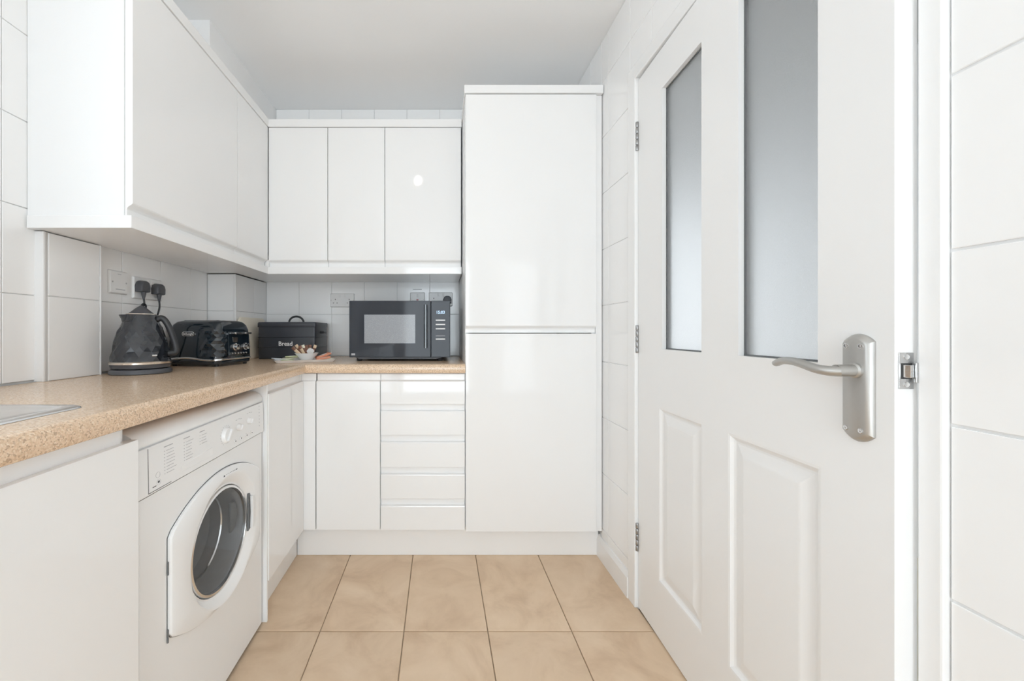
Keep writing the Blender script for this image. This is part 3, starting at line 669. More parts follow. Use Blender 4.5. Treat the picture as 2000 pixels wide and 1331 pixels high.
# handle on the right edge of the porthole
bm = BM(); prism(bm, [(0.147, -0.060), (0.164, -0.054), (0.1675, 0.0), (0.164, 0.062), (0.147, 0.066), (0.152, 0.0)], -0.008, -0.002, lambda u, z, d: fw(CY+u, d, CZ+0.005+z)); hd = part('door_handle', bm, 'rubber_grey', wd, 0.001, label='recessed pull handle')
bm = BM(); prism(bm, [(0.153, -0.052), (0.166, -0.050), (0.169, 0.0), (0.166, 0.054), (0.153, 0.056), (0.157, 0.0)], -0.019, -0.0095, lambda u, z, d: fw(CY+u, d, CZ+0.005+z)); part('handle_bar', bm, 'plastic_white', hd, 0.002)
bm = BM(); prism(bm, [(0.075, -0.045), (0.105, -0.040), (0.115, 0.0), (0.105, 0.045), (0.075, 0.050)], 0.012, 0.020, lambda u, z, d: fw(CY+u, d, CZ+0.02+z)); part('catch_cover', bm, 'rubber_grey', wd, 0.003)
# maker's name along the top of the door
a0 = Vector((0, 1, 0.06))
bm = place_text('HOTPOINT', 0.0125, fw(1.150, -0.0146, 0.6345), (0, 1, -0.06), (0.02, 0.12, 1), 0.0003); part('brand_name', bm, 'print_dark', wd, raw=True)
bm = BM(); prism(bm, [(-0.004, 0), (0.004, 0), (0.005, 0.006), (0.0, 0.010), (-0.005, 0.006)], -0.0152, -0.0130, lambda u, z, d: fw(1.141+u, d, 0.634+z)); part('brand_mark', bm, 'print_dark', wd)
for z in (0.505, 0.345):
    part('door_hinge', box(BM(), CY-0.232, CY-0.229, -0.0045, -0.0005, z-0.016, z+0.016, fw), 'rubber_grey', wm, 0.001)
# ------------------------------------------------------------------ wall sockets
def plate(fn, u0, u1, z0, z1, root, th=0.009):
    bm = BM(); loft(bm, [[fn((u0+u1)/2+a, d, (z0+z1)/2+b) for a, b in rrect(u1-u0-2*i, z1-z0-2*i, 0.005, 3)] for i, d in ((0, -0.0005), (0, -th*0.35), (0.004, -th))])
    return part('face_plate', bm, 'plastic_white', root, smooth=35)
def pin_holes(fn, u, z, root, d=-0.0092):
    for du, dz, w_, h_ in ((0, 0.011, 0.004, 0.008), (-0.011, -0.011, 0.0065, 0.004), (0.011, -0.011, 0.0065, 0.004)):
        part('pin_hole', box(BM(), u+du-w_/2, u+du+w_/2, d-0.0003, d+0.001, z+dz-h_/2, z+dz+h_/2, fn), 'dark_gap', root)
def rocker(fn, u, z, root, d=-0.009):
    bm = BM(); prism(bm, [(d+0.001, -0.009), (d-0.004, -0.009), (d-0.001, 0.009), (d+0.001, 0.009)], u-0.005, u+0.005, lambda dd, zz, uu: fn(uu, dd, z+zz)); part('rocker_switch', bm, 'plastic_white', root, 0.0006)
def screws(fn, us, z, root, d=-0.009):
    for u in us:
        bm = BM(); lathe(bm, [(0.0032, d+0.001), (0.003, d-0.0008), (0.001, d-0.0002)], None, 12, fn=lambda x, y, h: fn(u+x, h, z+y)); part('screw', bm, 'steel', root, smooth=40)
FWL, FWB = FL(XL+0.0035), FB(YB-0.0035)
# left wall: fused spur plate and double socket with the two plugs
u0, u1, z0, z1 = 1.412, 1.498, 1.205, 1.291
t = thing('fused_spur', FWL((u0+u1)/2, 0, z0), 'white fused spur plate with a printed label left of the two black plugs', 'switch', 'white electrical plates')
plate(FWL, u0, u1, z0, z1, t); screws(FWL, (u0+0.012, u1-0.012), (z0+z1)/2, t)
p = part('label_strip', box(BM(), u0+0.012, u1-0.006, -0.0096, -0.0085, z0+0.010, z0+0.026, FWL), 'print_white', t)
part('printed_line', box(BM(), u0+0.025, u1-0.018, -0.0099, -0.009, z0+0.015, z0+0.0185, FWL), 'print_grey', p)
part('printed_line', box(BM(), u0+0.035, u1-0.035, -0.0094, -0.0085, z1-0.014, z1-0.012, FWL), 'print_grey', t)
u0, u1, z0, z1 = 1.522, 1.684, 1.195, 1.284
t = thing('double_socket', FWL((u0+u1)/2, 0, z0), 'white double socket on the left wall holding two black plugs', 'socket', 'white electrical plates')
plate(FWL, u0, u1, z0, z1, t); 
for u in (1.60, 1.62): rocker(FWL, u, z1-0.016, t)
def plug(fn, u, z, label, cord, d0=-0.0095, rad=0.0036):
    t = thing('power_plug', fn(u, d0, z), label, 'plug', 'black mains plugs')
    bm = BM()
    out = [(-0.025, -0.021), (0.025, -0.021), (0.026, 0.004), (0.019, 0.020), (0.008, 0.0255), (-0.008, 0.0255), (-0.019, 0.020), (-0.026, 0.004)]
    loft(bm, [[fn(u+a*s, d0+d, z+b*s) for a, b in out] for s, d in ((0.97, 0.0005), (1, -0.008), (0.97, -0.018), (0.90, -0.026), (0.80, -0.0285))])
    part('plug_body', bm, 'grey_plastic', t, 0.0015, smooth=40)
    bm = BM(); tube(bm, [fn(u, d0-0.016, z-0.018), fn(u, d0-0.016, z-0.030), fn(u, d0-0.016, z-0.046)], [0.0095, 0.0078, 0.0045], 12); part('strain_relief', bm, 'grey_plastic', t, smooth=40)
    if cord:
        bm = BM(); tube(bm, smooth_path(cord, 8), rad, 8); part('cord', bm, 'black_plastic', t, smooth=50)
    return t
KX, KY = -1.078, 1.412
px_, pz_ = XL+0.0035+0.0255, 1.242
a = FWL(1.552, -0.0255, pz_-0.045)
loop_ = [a, a+Vector((0.002, 0.0, -0.022))]
cen = a+Vector((0.004, -0.006, -0.032))
for i in range(9):
    an_ = math.radians(-40+i*45); loop_.append(cen+Vector((0.004*i/9, -0.010*math.cos(an_), 0.010*math.sin(an_))))
loop_ += [a+Vector((0.004, -0.002, -0.060)), a+Vector((0.004, -0.01, -0.12)), Vector((-1.187, 1.53, 0.95)), Vector((-1.18, 1.49, 0.9205)), Vector((-1.158, 1.46, 0.9205))]
plug(FWL, 1.552, pz_, 'left black plug of the pair on the left wall, kettle lead knotted below it', loop_)
b_ = FWL(1.638, -0.0255, pz_-0.045-0.002)
plug(FWL, 1.638, pz_-0.002, 'right black plug of the pair on the left wall with the toaster lead', [b_, b_+Vector((0.001, 0.0, -0.03)), b_+Vector((0.0, -0.016, -0.075)), b_+Vector((-0.008, -0.03, -0.13)), Vector((-1.188, 1.63, 0.95)), Vector((-1.186, 1.655, 0.9195)), Vector((-1.18, 1.70, 0.9195))])
# back wall plates
Kb = YB/F
def bz(py): return EYE-(py-648)*(YB-0.005)/F
def bxx(px): return (px-858)*(YB-0.005)/F
u0, u1, z0, z1 = bxx(645.5), bxx(692.5), bz(600.5), bz(573.5)
t = thing('double_socket', FWB((u0+u1)/2, 0, z0), 'white double socket between the bread bin and the microwave on the back wall', 'socket', 'white electrical plates')
plate(FWB, u0, u1, z0, z1, t); um = (u0+u1)/2
for s in (-1, 1): pin_holes(FWB, um+s*0.042, (z0+z1)/2-0.006, t); rocker(FWB, um+s*0.016, z1-0.016, t)
screws(FWB, (u0+0.006, u1-0.006), (z0+z1)/2, t)
u0, u1, z0, z1 = bxx(801), bxx(830), bz(599), bz(571.5)
t = thing('fused_switch', FWB((u0+u1)/2, 0, z0), 'square white switch plate with a red neon above the microwave', 'switch', 'white electrical plates')
plate(FWB, u0, u1, z0, z1, t); um = (u0+u1)/2; rocker(FWB, um, z1-0.022, t)
part('red_neon', box(BM(), um-0.006, um+0.006, -0.0105, -0.008, z1-0.050, z1-0.042, FWB), 'red_neon', t, 0.0008, label='red indicator neon')
screws(FWB, (u0+0.008, u1-0.008), (z0+z1)/2, t)
part('printed_line', box(BM(), um-0.028, um+0.026, -0.0006, 0.0, z1+0.016, z1+0.021, FWB), 'print_grey', t)
u0, u1, z0, z1 = bxx(837.5), bxx(884), bz(598.5), bz(571.5)
t = thing('double_socket', FWB((u0+u1)/2, 0, z0), 'white double socket behind the right end of the microwave with one black plug', 'socket', 'white electrical plates')
plate(FWB, u0, u1, z0, z1, t); um = (u0+u1)/2
pin_holes(FWB, um-0.042, (z0+z1)/2-0.006, t)
for s in (-1, 1): rocker(FWB, um+s*0.016, z1-0.016, t)
plug(FWB, um+0.040, (z0+z1)/2-0.006, 'black plug in the back wall socket behind the microwave', [FWB(um+0.04, -0.0255, z0-0.01), FWB(um+0.042, -0.027, z0-0.06), FWB(um+0.038, -0.030, WT+0.06), FWB(um+0.02, -0.03, WT+0.01)])

# ------------------------------------------------------------------ kettle
kb = thing('kettle_stand', (KX, KY, WT), 'round black power stand under the kettle', 'kettle stand')
bm = BM(); lathe(bm, [(0.091, 0.0005), (0.0935, 0.003), (0.0925, 0.012), (0.087, 0.0175), (0.05, 0.0185)], (KX, KY, WT), 48); part('base_plate', bm, 'grey_plastic', kb, smooth=40)
bm = BM(); lathe(bm, [(0.020, 0.018), (0.0195, 0.0188), (0.015, 0.0189)], (KX, KY, WT), 24); part('connector', bm, 'black_plastic', kb, smooth=40)
kt = thing('kettle', (KX, KY, WT+0.019), 'black faceted jug kettle with champagne rings and a pointed lid', 'kettle')
Z0 = WT+0.0192
bm = BM(); lathe(bm, [(0.083, 0.0), (0.0865, 0.002), (0.0895, 0.012), (0.0895, 0.015)], (KX, KY, Z0), 48); part('lower_collar', bm, 'grey_plastic', kt, smooth=40)
bm = BM(); lathe(bm, [(0.0895, 0.0145), (0.0935, 0.0165), (0.0938, 0.0225), (0.0905, 0.0255), (0.086, 0.0255)], (KX, KY, Z0), 48); part('trim_ring', bm, 'champagne', kt, smooth=40)
rows, colsn = 9, 22
zb0, zb1 = Z0+0.025, WT+0.2035
def krad(t):
    pts = [(0, .0895), (.15, .0878), (.35, .0828), (.55, .0752), (.75, .0645), (.9, .0545), (1, .0475)]
    for (t0, r0), (t1, r1) in zip(pts, pts[1:]):
        if t <= t1: return r0+(r1-r0)*(t-t0)/(t1-t0)
    return pts[-1][1]
bm = BM(); grid = []
for i in range(rows+1):
    t_ = i/rows; rr_ = krad(t_); row = []
    for j in range(colsn):
        a = 2*math.pi*(j+(0.5 if i % 2 else 0))/colsn; row.append(bm.verts.new((KX+rr_*math.cos(a), KY+rr_*math.sin(a), zb0+(zb1-zb0)*t_)))
    grid.append(row)
for i in range(rows):
    for j in range(colsn):
        a, b = grid[i], grid[i+1]; k = (j+1) % colsn
        if i % 2 == 0: bm.faces.new((a[j], a[k], b[j])); bm.faces.new((b[j], a[k], b[k]))
        else: bm.faces.new((a[j], b[k], b[j])); bm.faces.new((a[j], a[k], b[k]))
rnd = random.Random(3)
for i in range(1, rows):
    for v in grid[i]:
        f_ = 1+rnd.uniform(-0.055, 0.015); v.co.x = KX+(v.co.x-KX)*f_; v.co.y = KY+(v.co.y-KY)*f_; v.co.z += rnd.uniform(-0.0015, 0.0015)
part('faceted_body', bm, 'kettle_gloss', kt, label='black body cut in diamond facets')
SPA = math.radians(196); sd = Vector((math.cos(SPA), math.sin(SPA), 0)); sn = Vector((-sd.y, sd.x, 0)); KC = Vector((KX, KY, 0))
bm = BM()
rings = []
for z_, r_, push in ((WT+0.186, 0.054, 0.004), (WT+0.197, 0.050, 0.012), (WT+0.2085, 0.0475, 0.022), (WT+0.2105, 0.0465, 0.022)):
    ring = []
    for i in range(40):
        a = 2*math.pi*i/40; e_ = max(0, math.cos(a))**10
        ring.append(KC+sd*(r_*math.cos(a)+push*e_)+sn*(r_*math.sin(a))+Vector((0, 0, z_)))
    rings.append(ring)
loft(bm, rings, False, True); part('spout_rim', bm, 'kettle_gloss', kt, smooth=40)
ld = part('lid', lathe(BM(), [(0.0375, 0.2135), (0.036, 0.2165), (0.018, 0.233), (0.0075, 0.2415), (0.005, 0.2435), (0.001, 0.244)], (KX, KY, WT), 36), 'grey_plastic', kt, smooth=40)
part('lid_ring', lathe(BM(), [(0.0445, 0.2095), (0.0455, 0.2115), (0.0445, 0.2140), (0.036, 0.2145)], (KX, KY, WT), 36), 'champagne', ld, smooth=40)
HA = math.radians(18); hd_ = Vector((math.cos(HA), math.sin(HA), 0))
pth = [KC+hd_*r_+Vector((0, 0, WT+z_)) for r_, z_ in ((0.046, 0.192), (0.058, 0.199), (0.070, 0.194), (0.085, 0.168), (0.099, 0.126), (0.108, 0.088), (0.105, 0.074), (0.096, 0.071), (0.084, 0.070))]
bm = BM(); tube(bm, smooth_path(pth, 6), [0.0085]*49, 12, flat=1.3); part('handle', bm, 'black_plastic', kt, smooth=60)
GA = math.radians(-28); gd = Vector((math.cos(GA), math.sin(GA), 0)); gn = Vector((-gd.y, gd.x, 0))
bm = BM(); prism(bm, [(-0.008, -0.003), (0.008, -0.003), (0.008, 0.003), (-0.008, 0.003)], 0.082, 0.0905, lambda a, b, c: KC+gd*c+gn*a+Vector((0, 0, WT+0.066+b))); part('maker_badge', bm, 'chrome', kt, 0.001)

# ------------------------------------------------------------------ toaster
TA = math.radians(-11); tx = Vector((math.cos(TA), math.sin(TA), 0)); ty = Vector((-tx.y, tx.x, 0))
TL, TWD = 0.262, 0.225
TC = Vector((-0.93, 1.637, WT)) - tx*(TL/2) + ty*(TWD/2)
def T(a, b, c): return TC+tx*a+ty*b+Vector((0, 0, c))      # a along the logo side, b away from the camera
ts = thing('toaster', TC, 'black four-slice toaster with faceted corner and chrome trim beside the kettle', 'toaster')
def tring(z_, s, r=0.03): return [T(a, b, z_) for a, b in rrect(TL*s[0], TWD*s[1], r, 6)]
bm = BM(); loft(bm, [tring(0.008, (0.95, 0.95)), tring(0.012, (0.985, 0.985)), tring(0.030, (1.0, 1.0)), tring(0.033, (0.985, 0.985))]); part('base', bm, 'gloss_black', ts, smooth=40)
# wavy chrome trim
rr0 = rrect(TL*1.004, TWD*1.004, 0.03, 6)
bm = BM(); ringp = []
dense = []
for i in range(len(rr0)):
    p, q = Vector(rr0[i]), Vector(rr0[(i+1) % len(rr0)])
    k = max(1, int((q-p).length/0.012))
    for j in range(k): dense.append(p+(q-p)*(j/k))
wave = lambda a: 0.0045*math.cos(2*math.pi*(a/TL+0.10)/0.9)
loft(bm, [[T(p.x, p.y, 0.029+wave(p.x)) for p in dense], [T(p.x*1.006, p.y*1.006, 0.030+wave(p.x)) for p in dense], [T(p.x*1.006, p.y*1.006, 0.035+wave(p.x)) for p in dense], [T(p.x, p.y, 0.0365+wave(p.x)) for p in dense]], False, False)
part('trim_band', bm, 'chrome', ts, smooth=40)
bm = BM(); loft(bm, [tring(0.028, (0.995, 0.995)), tring(0.06, (0.995, 0.995)), tring(0.13, (0.975, 0.965)), tring(0.160, (0.955, 0.93)), tring(0.180, (0.92, 0.87)), tring(0.192, (0.86, 0.77)), tring(0.1975, (0.78, 0.62)), tring(0.199, (0.70, 0.52))])
bd = part('shell', bm, 'gloss_black', ts, smooth=60)
for b in (-0.05, -0.02, 0.02, 0.05): part('bread_slot', box(BM(), -0.085, 0.085, b-0.008, b+0.008, 0.1985, 0.1996, T), 'dark_gap', ts)
for a in (-0.105, 0.105):
    for b in (-0.088, 0.088): bm = BM(); lathe(bm, [(0.008, 0.0003), (0.009, 0.009)], None, 12, fn=lambda x, y, h: T(a+x, b+y, h)); part('foot', bm, 'black_plastic', ts, smooth=40)
# diamond facets wrapped round the near corner
rr1 = [Vector(p) for p in rrect(1, 1, 0.001, 1)]
def contour(s, z_):     # s metres from the corner along the logo side (negative) or the control side (positive)
    k = 0.995-(0.030*max(0, (z_-0.06))/0.07*0.6)
    L2, W2, r = TL*k/2, TWD*(k-0.006)/2, 0.03
    q = math.pi*r/2
    if s < -q/2: return (L2-r+(s+q/2), -W2, 0, -1)
    if s > q/2: return (L2, -W2+r+(s-q/2), 1, 0)
    a = -math.pi/2+(s+q/2)/r; return (L2-r+r*math.cos(a), -W2+r+r*math.sin(a), math.cos(a), math.sin(a))
bm = BM(); R_, C_ = 8, 6; gz0, gz1, gs0, gs1 = 0.044, 0.152, -0.088, 0.052
gv = []
rnd = random.Random(5)
for i in range(R_+1):
    row = []
    for j in range(C_+1):
        s = gs0+(gs1-gs0)*(j+(0.5 if i % 2 else 0))/(C_+0.5); z_ = gz0+(gz1-gz0)*i/R_
        x, y, nx, ny = contour(s, z_); e_ = 0.001+rnd.uniform(0, 0.0085)
        if j in (0, C_): e_ = 0.0004
        row.append(bm.verts.new(T(x+nx*e_, y+ny*e_, z_)))
    gv.append(row)
for i in range(R_):
    for j in range(C_):
        a, b = gv[i], gv[i+1]
        if i % 2 == 0: bm.faces.new((a[j], a[j+1], b[j])); bm.faces.new((b[j], a[j+1], b[j+1]))
        else: bm.faces.new((a[j], b[j+1], b[j])); bm.faces.new((a[j], a[j+1], b[j+1]))
part('faceted_corner', bm, 'gloss_black', ts, label='diamond facets on the corner')
# maker's badge on the logo side
yb_ = -TWD*0.966/2-0.002
bm = BM(); bp = rrect(0.062, 0.019, 0.0094, 6)
loft(bm, [[T(-0.014+a, yb_+0.006, 0.140+b) for a, b in bp], [T(-0.014+a, yb_-0.0015, 0.140+b) for a, b in bp], [T(-0.014+a*0.95, yb_-0.0022, 0.140+b*0.88) for a, b in bp]]); bg_ = part('badge', bm, 'chrome', ts, smooth=40)
bm = BM(); bp = rrect(0.056, 0.0145, 0.0072, 6); loft(bm, [[T(-0.014+a, yb_-0.002, 0.140+b) for a, b in bp], [T(-0.014+a, yb_-0.0027, 0.140+b) for a, b in bp]]); part('badge_inlay', bm, 'gloss_black', bg_)
part('badge_name', place_text("De'Longhi", 0.0125, T(-0.014, yb_-0.0030, 0.1358), tx, (0, 0, 1), 0.0003, True, True), 'print_white', bg_, raw=True)
# control side
xe = TL*0.985/2
cp = part('control_panel', prism(BM(), [(xe-0.010, 0.042), (xe+0.004, 0.042), (xe-0.0015, 0.150), (xe-0.012, 0.150)], -0.048, 0.085, lambda a, c, b: T(a, b, c)), 'gloss_black', ts, 0.003)
def Kx(z_): return xe+0.004-0.0055*(z_-0.042)/0.108
for b, z_, r_ in ((-0.008, 0.082, 0.013), (0.058, 0.082, 0.013)):
    bm = BM(); lathe(bm, [(r_*1.25, -0.001), (r_*1.25, 0.003), (r_, 0.004), (r_*0.92, 0.016), (r_*0.6, 0.0175)], None, 24, fn=lambda x, y, h: T(Kx(z_)+h, b+x, z_+y)); part('browning_knob', bm, 'chrome', ts, smooth=40)
for b in (-0.012, 0.056):
    bm = BM(); prism(bm, [(-0.018, -0.004), (0.018, -0.004), (0.018, 0.004), (-0.018, 0.004)], -0.002, 0.022, lambda p, q, c: T(Kx(0.143)+c, b+p, 0.143+q)); lv = part('lever', bm, 'chrome', ts, 0.0025, smooth=40)
    bm = BM(); prism(bm, [(-0.012, -0.004), (0.012, -0.004), (0.012, 0.004), (-0.012, 0.004)], 0.0225, 0.030, lambda p, q, c: T(Kx(0.143)+c, b+p, 0.143+q)); part('lever_tip', bm, 'black_plastic', lv, 0.002)
for b in (-0.028, -0.010, 0.008, 0.026, 0.044, 0.062):
    bm = BM(); lathe(bm, [(0.0042, -0.001), (0.004, 0.003), (0.0025, 0.0036)], None, 12, fn=lambda x, y, h: T(Kx(0.054)+h, b+x, 0.054+y)); part('push_button', bm, 'chrome', ts, smooth=40)
bm = BM(); prism(bm, [(-0.013, 0.0), (0.013, 0.0), (0.016, 0.022), (-0.016, 0.022)], 0.0, 0.0012, lambda p, q, c: T(Kx(0.105)+c, -0.006+p, 0.103+q)); part('scale_print', bm, 'champagne', ts)

# ------------------------------------------------------------------ chopping board leaning on the boxing
bm = BM(); yc, zc_ = 2.178, WT+0.113
rings = []
for dx in (0.0, 0.0015, 0.0125, 0.014):
    s = 0.002 if dx in (0.0, 0.014) else 0
    rings.append([Vector((-1.034-0.018*((zc_+b-WT)/0.226)+dx-0.001, yc+a, zc_+b+0.0005)) for a, b in rrect(0.296-2*s, 0.226-2*s, 0.03, 6)])
loft(bm, rings); solid('chopping_board', bm, 'board_cream', 'cream chopping board leaning in the corner between toaster and bread bin', 'chopping board', smooth=40)

# ------------------------------------------------------------------ bread bin
bc = Vector((-0.828, 2.225, WT)); BA = math.radians(-1.5); bx_ = Vector((math.cos(BA), math.sin(BA), 0)); by_ = Vector((-bx_.y, bx_.x, 0))
def B_(a, b, c): return bc+bx_*a+by_*b+Vector((0, 0, c))
BW, BD = 0.315, 0.205
bb = thing('bread_bin', bc, 'dark grey enamel bread bin with ribbed front and arched lid handle', 'bread bin')
def bring(w_, d_, z_, r=0.010): return [B_(a, b, z_) for a, b in rrect(w_, d_, r, 4)]
bm = BM(); lev = [(0.001, -0.004), (0.004, 0)]
for zr in (0.064, 0.119): lev += [(zr-0.003, 0), (zr-0.001, 0.006), (zr+0.001, 0.006), (zr+0.003, 0)]
lev += [(0.176, 0)]
loft(bm, [bring(BW+g, BD+g, z_) for z_, g in lev]); part('body', bm, 'bin_enamel', bb, smooth=25)
bm = BM(); loft(bm, [bring(BW+0.006, BD+0.006, 0.174), bring(BW+0.008, BD+0.008, 0.176), bring(BW+0.008, BD+0.008, 0.196), bring(BW+0.003, BD+0.003, 0.2005), bring(BW-0.05, BD-0.05, 0.2025, 0.02)]); lid = part('lid', bm, 'bin_enamel', bb, smooth=30)
bm = BM(); tube(bm, [B_(0.013+0.042*math.cos(a), 0, 0.200+0.036*math.sin(a)) for a in [math.pi*i/18 for i in range(19)]], 0.0038, 8, flat=1.5); part('lid_handle', bm, 'black_plastic', lid, smooth=50)
for s in (-1, 1):
    bm = BM(); tube(bm, smooth_path([B_(s*BW/2, -0.022, 0.146), B_(s*(BW/2+0.016), -0.022, 0.146), B_(s*(BW/2+0.018), -0.018, 0.146), B_(s*(BW/2+0.018), 0.018, 0.146), B_(s*(BW/2+0.016), 0.022, 0.146), B_(s*BW/2, 0.022, 0.146)], 4), 0.005, 8, flat=1.3); part('side_handle', bm, 'black_plastic', bb, smooth=50)
part('lettering', place_text('Bread', 0.033, B_(-0.045, -BD/2-0.0008, 0.073), bx_, (0, 0, 1), 0.0006, True), 'print_white', bb, raw=True, label='white serif word Bread')

# ------------------------------------------------------------------ microwave
MX0, MX1, MY, MD = -0.455, 0.055, 1.97, 0.36
MZ0, MZ1 = WT+0.020, WT+0.306
fm = FB(MY)
mw = thing('microwave', ((MX0+MX1)/2, MY+MD/2, WT), 'black microwave oven with mirrored door and lit clock below the wall cupboards', 'microwave')
part('cabinet', box(BM(), MX0+0.004, MX1-0.004, 0.022, MD, MZ0+0.004, MZ1-0.002, fm), 'black_plastic', mw, 0.004)
XS = (841.5-858)*MY/F
bm = BM(); box(bm, MX0, XS-0.0008, 0, 0.0215, MZ0, MZ1, fm); md = part('door', bm, 'microwave_glass', mw, 0.0025, label='dark mirrored door')
wx0, wx1, wz0, wz1 = (711.5-858)*MY/F, (811-858)*MY/F, EYE-(671-648)*MY/F, EYE-(615-648)*MY/F
part('mesh_window', box(BM(), wx0, wx1, -0.0006, 0.001, wz0, wz1, fm), 'microwave_mesh_window', md, label='lighter viewing window')
hx = (831.5-858)*MY/F
bm = BM(); hz0, hz1 = EYE-(680-648)*MY/F, EYE-(596-648)*MY/F
loft(bm, [[fm(hx+a, d, z_) for a, d in ((p[0], -0.024+p[1]) for p in rrect(0.017, 0.012, 0.004, 3))] for z_ in (hz0, hz1)]); hh_ = part('door_handle', bm, 'gloss_black', md, smooth=40, label='upright bar handle')
for z_ in (hz0+0.004, hz1-0.012): part('handle_mount', box(BM(), hx-0.007, hx+0.007, -0.019, 0.001, z_, z_+0.010, fm), 'chrome', hh_, 0.001)
pn = part('control_panel', box(BM(), XS+0.0008, MX1, 0, 0.0215, MZ0, MZ1, fm), 'microwave_glass', mw, 0.0025)
def mz(py): return EYE-(py-648)*MY/F
def mxx(px): return (px-858)*MY/F
part('clock_display', place_text('15:03', 0.0205, (mxx(851.5), MY-0.0006, mz(613)), (1, 0, 0), (0, 0, 1), 0.0004, True), 'display_blue', pn, raw=True, label='lit blue-white clock reading 15:03')
for py in (625.8, 634.2, 642.6, 662.6):
    part('touch_button', box(BM(), mxx(851), mxx(869.5), -0.0012, 0.001, mz(py+1.2), mz(py-1.2), fm), 'print_white', pn, 0.0004)
part('touch_button', box(BM(), mxx(851), mxx(869.5), -0.0008, 0.001, mz(657), mz(656), fm), 'print_grey', pn)
for x in (MX0+0.045, MX1-0.05):
    for d in (0.04, MD-0.04):
        bm = BM(); lathe(bm, [(0.013, 0.0003), (0.015, 0.004), (0.015, 0.026)], None, 16, fn=lambda a, b, h: fm(x+a, d+b, WT+h)); part('foot', bm, 'black_plastic', mw, smooth=40)
bm = BM(); prism(bm, [(MX0+0.05, MZ0-0.010), (MX1-0.07, MZ0-0.010), (MX1-0.03, MZ0+0.002), (MX0+0.02, MZ0+0.002)], 0.012, MD-0.02, lambda a, c, b: fm(a, b, c)); part('underside', bm, 'grey_plastic', mw, 0.001)
part('maker_mark', box(BM(), MX0+0.011, MX0+0.030, -0.0006, 0.001, MZ0+0.010, MZ0+0.020, fm), 'print_grey', md)

# ------------------------------------------------------------------ refreshment tray
RA = math.atan2(0.115, 0.26); rx = Vector((math.cos(RA), math.sin(RA), 0)); ry = Vector((-rx.y, rx.x, 0))
rc = Vector((-0.768, 1.812, WT))+rx*0.142+ry*0.077
def Q(a, b, c): return rc+rx*a+ry*b+Vector((0, 0, c))
bm = BM()
loft(bm, [[Q(a, b, z_) for a, b in rrect(w_, d_, r_, 5)] for w_, d_, r_, z_ in ((0.262, 0.132, 0.012, 0.0005), (0.284, 0.154, 0.014, 0.013), (0.278, 0.148, 0.013, 0.0135), (0.258, 0.128, 0.011, 0.004))])
solid('serving_tray', bm, 'ceramic_white', 'small white ceramic tray on the worktop corner in front of the bread bin', 'tray', smooth=40)
bwc = Q(0.010, 0.008, 0.0045)
bm = BM(); lathe(bm, [(0.024, 0.0), (0.027, 0.002), (0.045, 0.022), (0.058, 0.039), (0.0555, 0.0395), (0.043, 0.024), (0.022, 0.006), (0.001, 0.005)], bwc, 40)
solid('sachet_bowl', bm, 'ceramic_white', 'small flared white bowl of sachets on the tray', 'bowl', smooth=40)
def stick(base, tip, w_, th, material, label, tipmat=None):
    base, tip = Vector(base), Vector(tip); ax = (tip-base).normalized(); s = ax.cross(Vector((0, 1, 0))).normalized(); n_ = s.cross(ax)
    t = thing('sugar_stick', base, label, 'sachet', 'stick sachets in the bowl')
    L = (tip-base).length
    def ring(k, wf, tf): return [base+ax*(L*k)+s*(w_*wf*math.cos(q))+n_*(th*tf*math.sin(q)) for q in [2*math.pi*i/10 for i in range(10)]]
    part('wrapper', loft(BM(), [ring(0, 1, 0.15), ring(0.08, 0.95, 0.9), ring(0.5, 0.9, 1.0), ring(0.72, 0.95, 0.8)]), material, t, smooth=50)
    part('printed_end', loft(BM(), [ring(0.725, 0.95, 0.8), ring(0.90, 0.95, 0.7), ring(1, 1.02, 0.12)]), tipmat or material, t, smooth=50)
    return t
B0 = bwc
specs = [((-0.020, 0.0, 0.020), (-0.067, 0.005, 0.068), 'packet_kraft', 'packet_brown', 'kraft paper stick sachet leaning furthest left in the bowl'),
         ((-0.010, 0.010, 0.020), (-0.050, 0.014, 0.079), 'packet_brown', 'packet_kraft', 'brown stick sachet with pale tip, second from the left in the bowl'),
         ((-0.006, 0.002, 0.022), (-0.034, 0.004, 0.074), 'packet_kraft', 'packet_brown', 'kraft stick sachet with brown tip, third from the left in the bowl'),
         ((0.000, 0.012, 0.022), (-0.018, 0.016, 0.078), 'packet_brown', 'packet_cream', 'brown and cream stick sachet in the middle of the bowl'),
         ((0.006, 0.006, 0.022), (-0.002, 0.016, 0.076), 'packet_brown', 'packet_brown', 'dark brown stick sachet behind the milk pot'),
         ((0.014, 0.012, 0.022), (0.018, 0.020, 0.078), 'packet_cream', 'packet_brown', 'cream stick sachet with brown tip right of the middle of the bowl'),
         ((0.024, 0.008, 0.024), (0.044, 0.012, 0.077), 'packet_brown', 'packet_kraft', 'stick sachet with kraft tip leaning furthest right in the bowl')]
for bs, tpp, m1, m2, lab in specs: stick(B0+rx*bs[0]+ry*bs[1]+Vector((0, 0, bs[2])), B0+rx*tpp[0]+ry*tpp[1]+Vector((0, 0, tpp[2])), 0.0085, 0.003, m1, lab, m2)
def creamer(c, label):
    t = thing('milk_pot', c, label, 'milk pot', 'little milk pots in the bowl')
    c = Vector(c)
    def fn(x, y, h): return c+rx*x+Vector((0, 0, 1))*(y*0.75)+ry*(-h+y*-0.4)
    part('cup', lathe(BM(), [(0.012, -0.018), (0.0155, 0.0), (0.018, 0.001)], None, 24, fn=fn), 'plastic_white', t, smooth=40)
    part('foil_lid', lathe(BM(), [(0.018, 0.0011), (0.0178, 0.0018), (0.012, 0.0024)], None, 24, fn=fn), 'ceramic_white', t, smooth=40)
creamer(B0+rx*0.016-ry*0.022+Vector((0, 0, 0.048)), 'round white milk pot at the front of the sachet bowl')
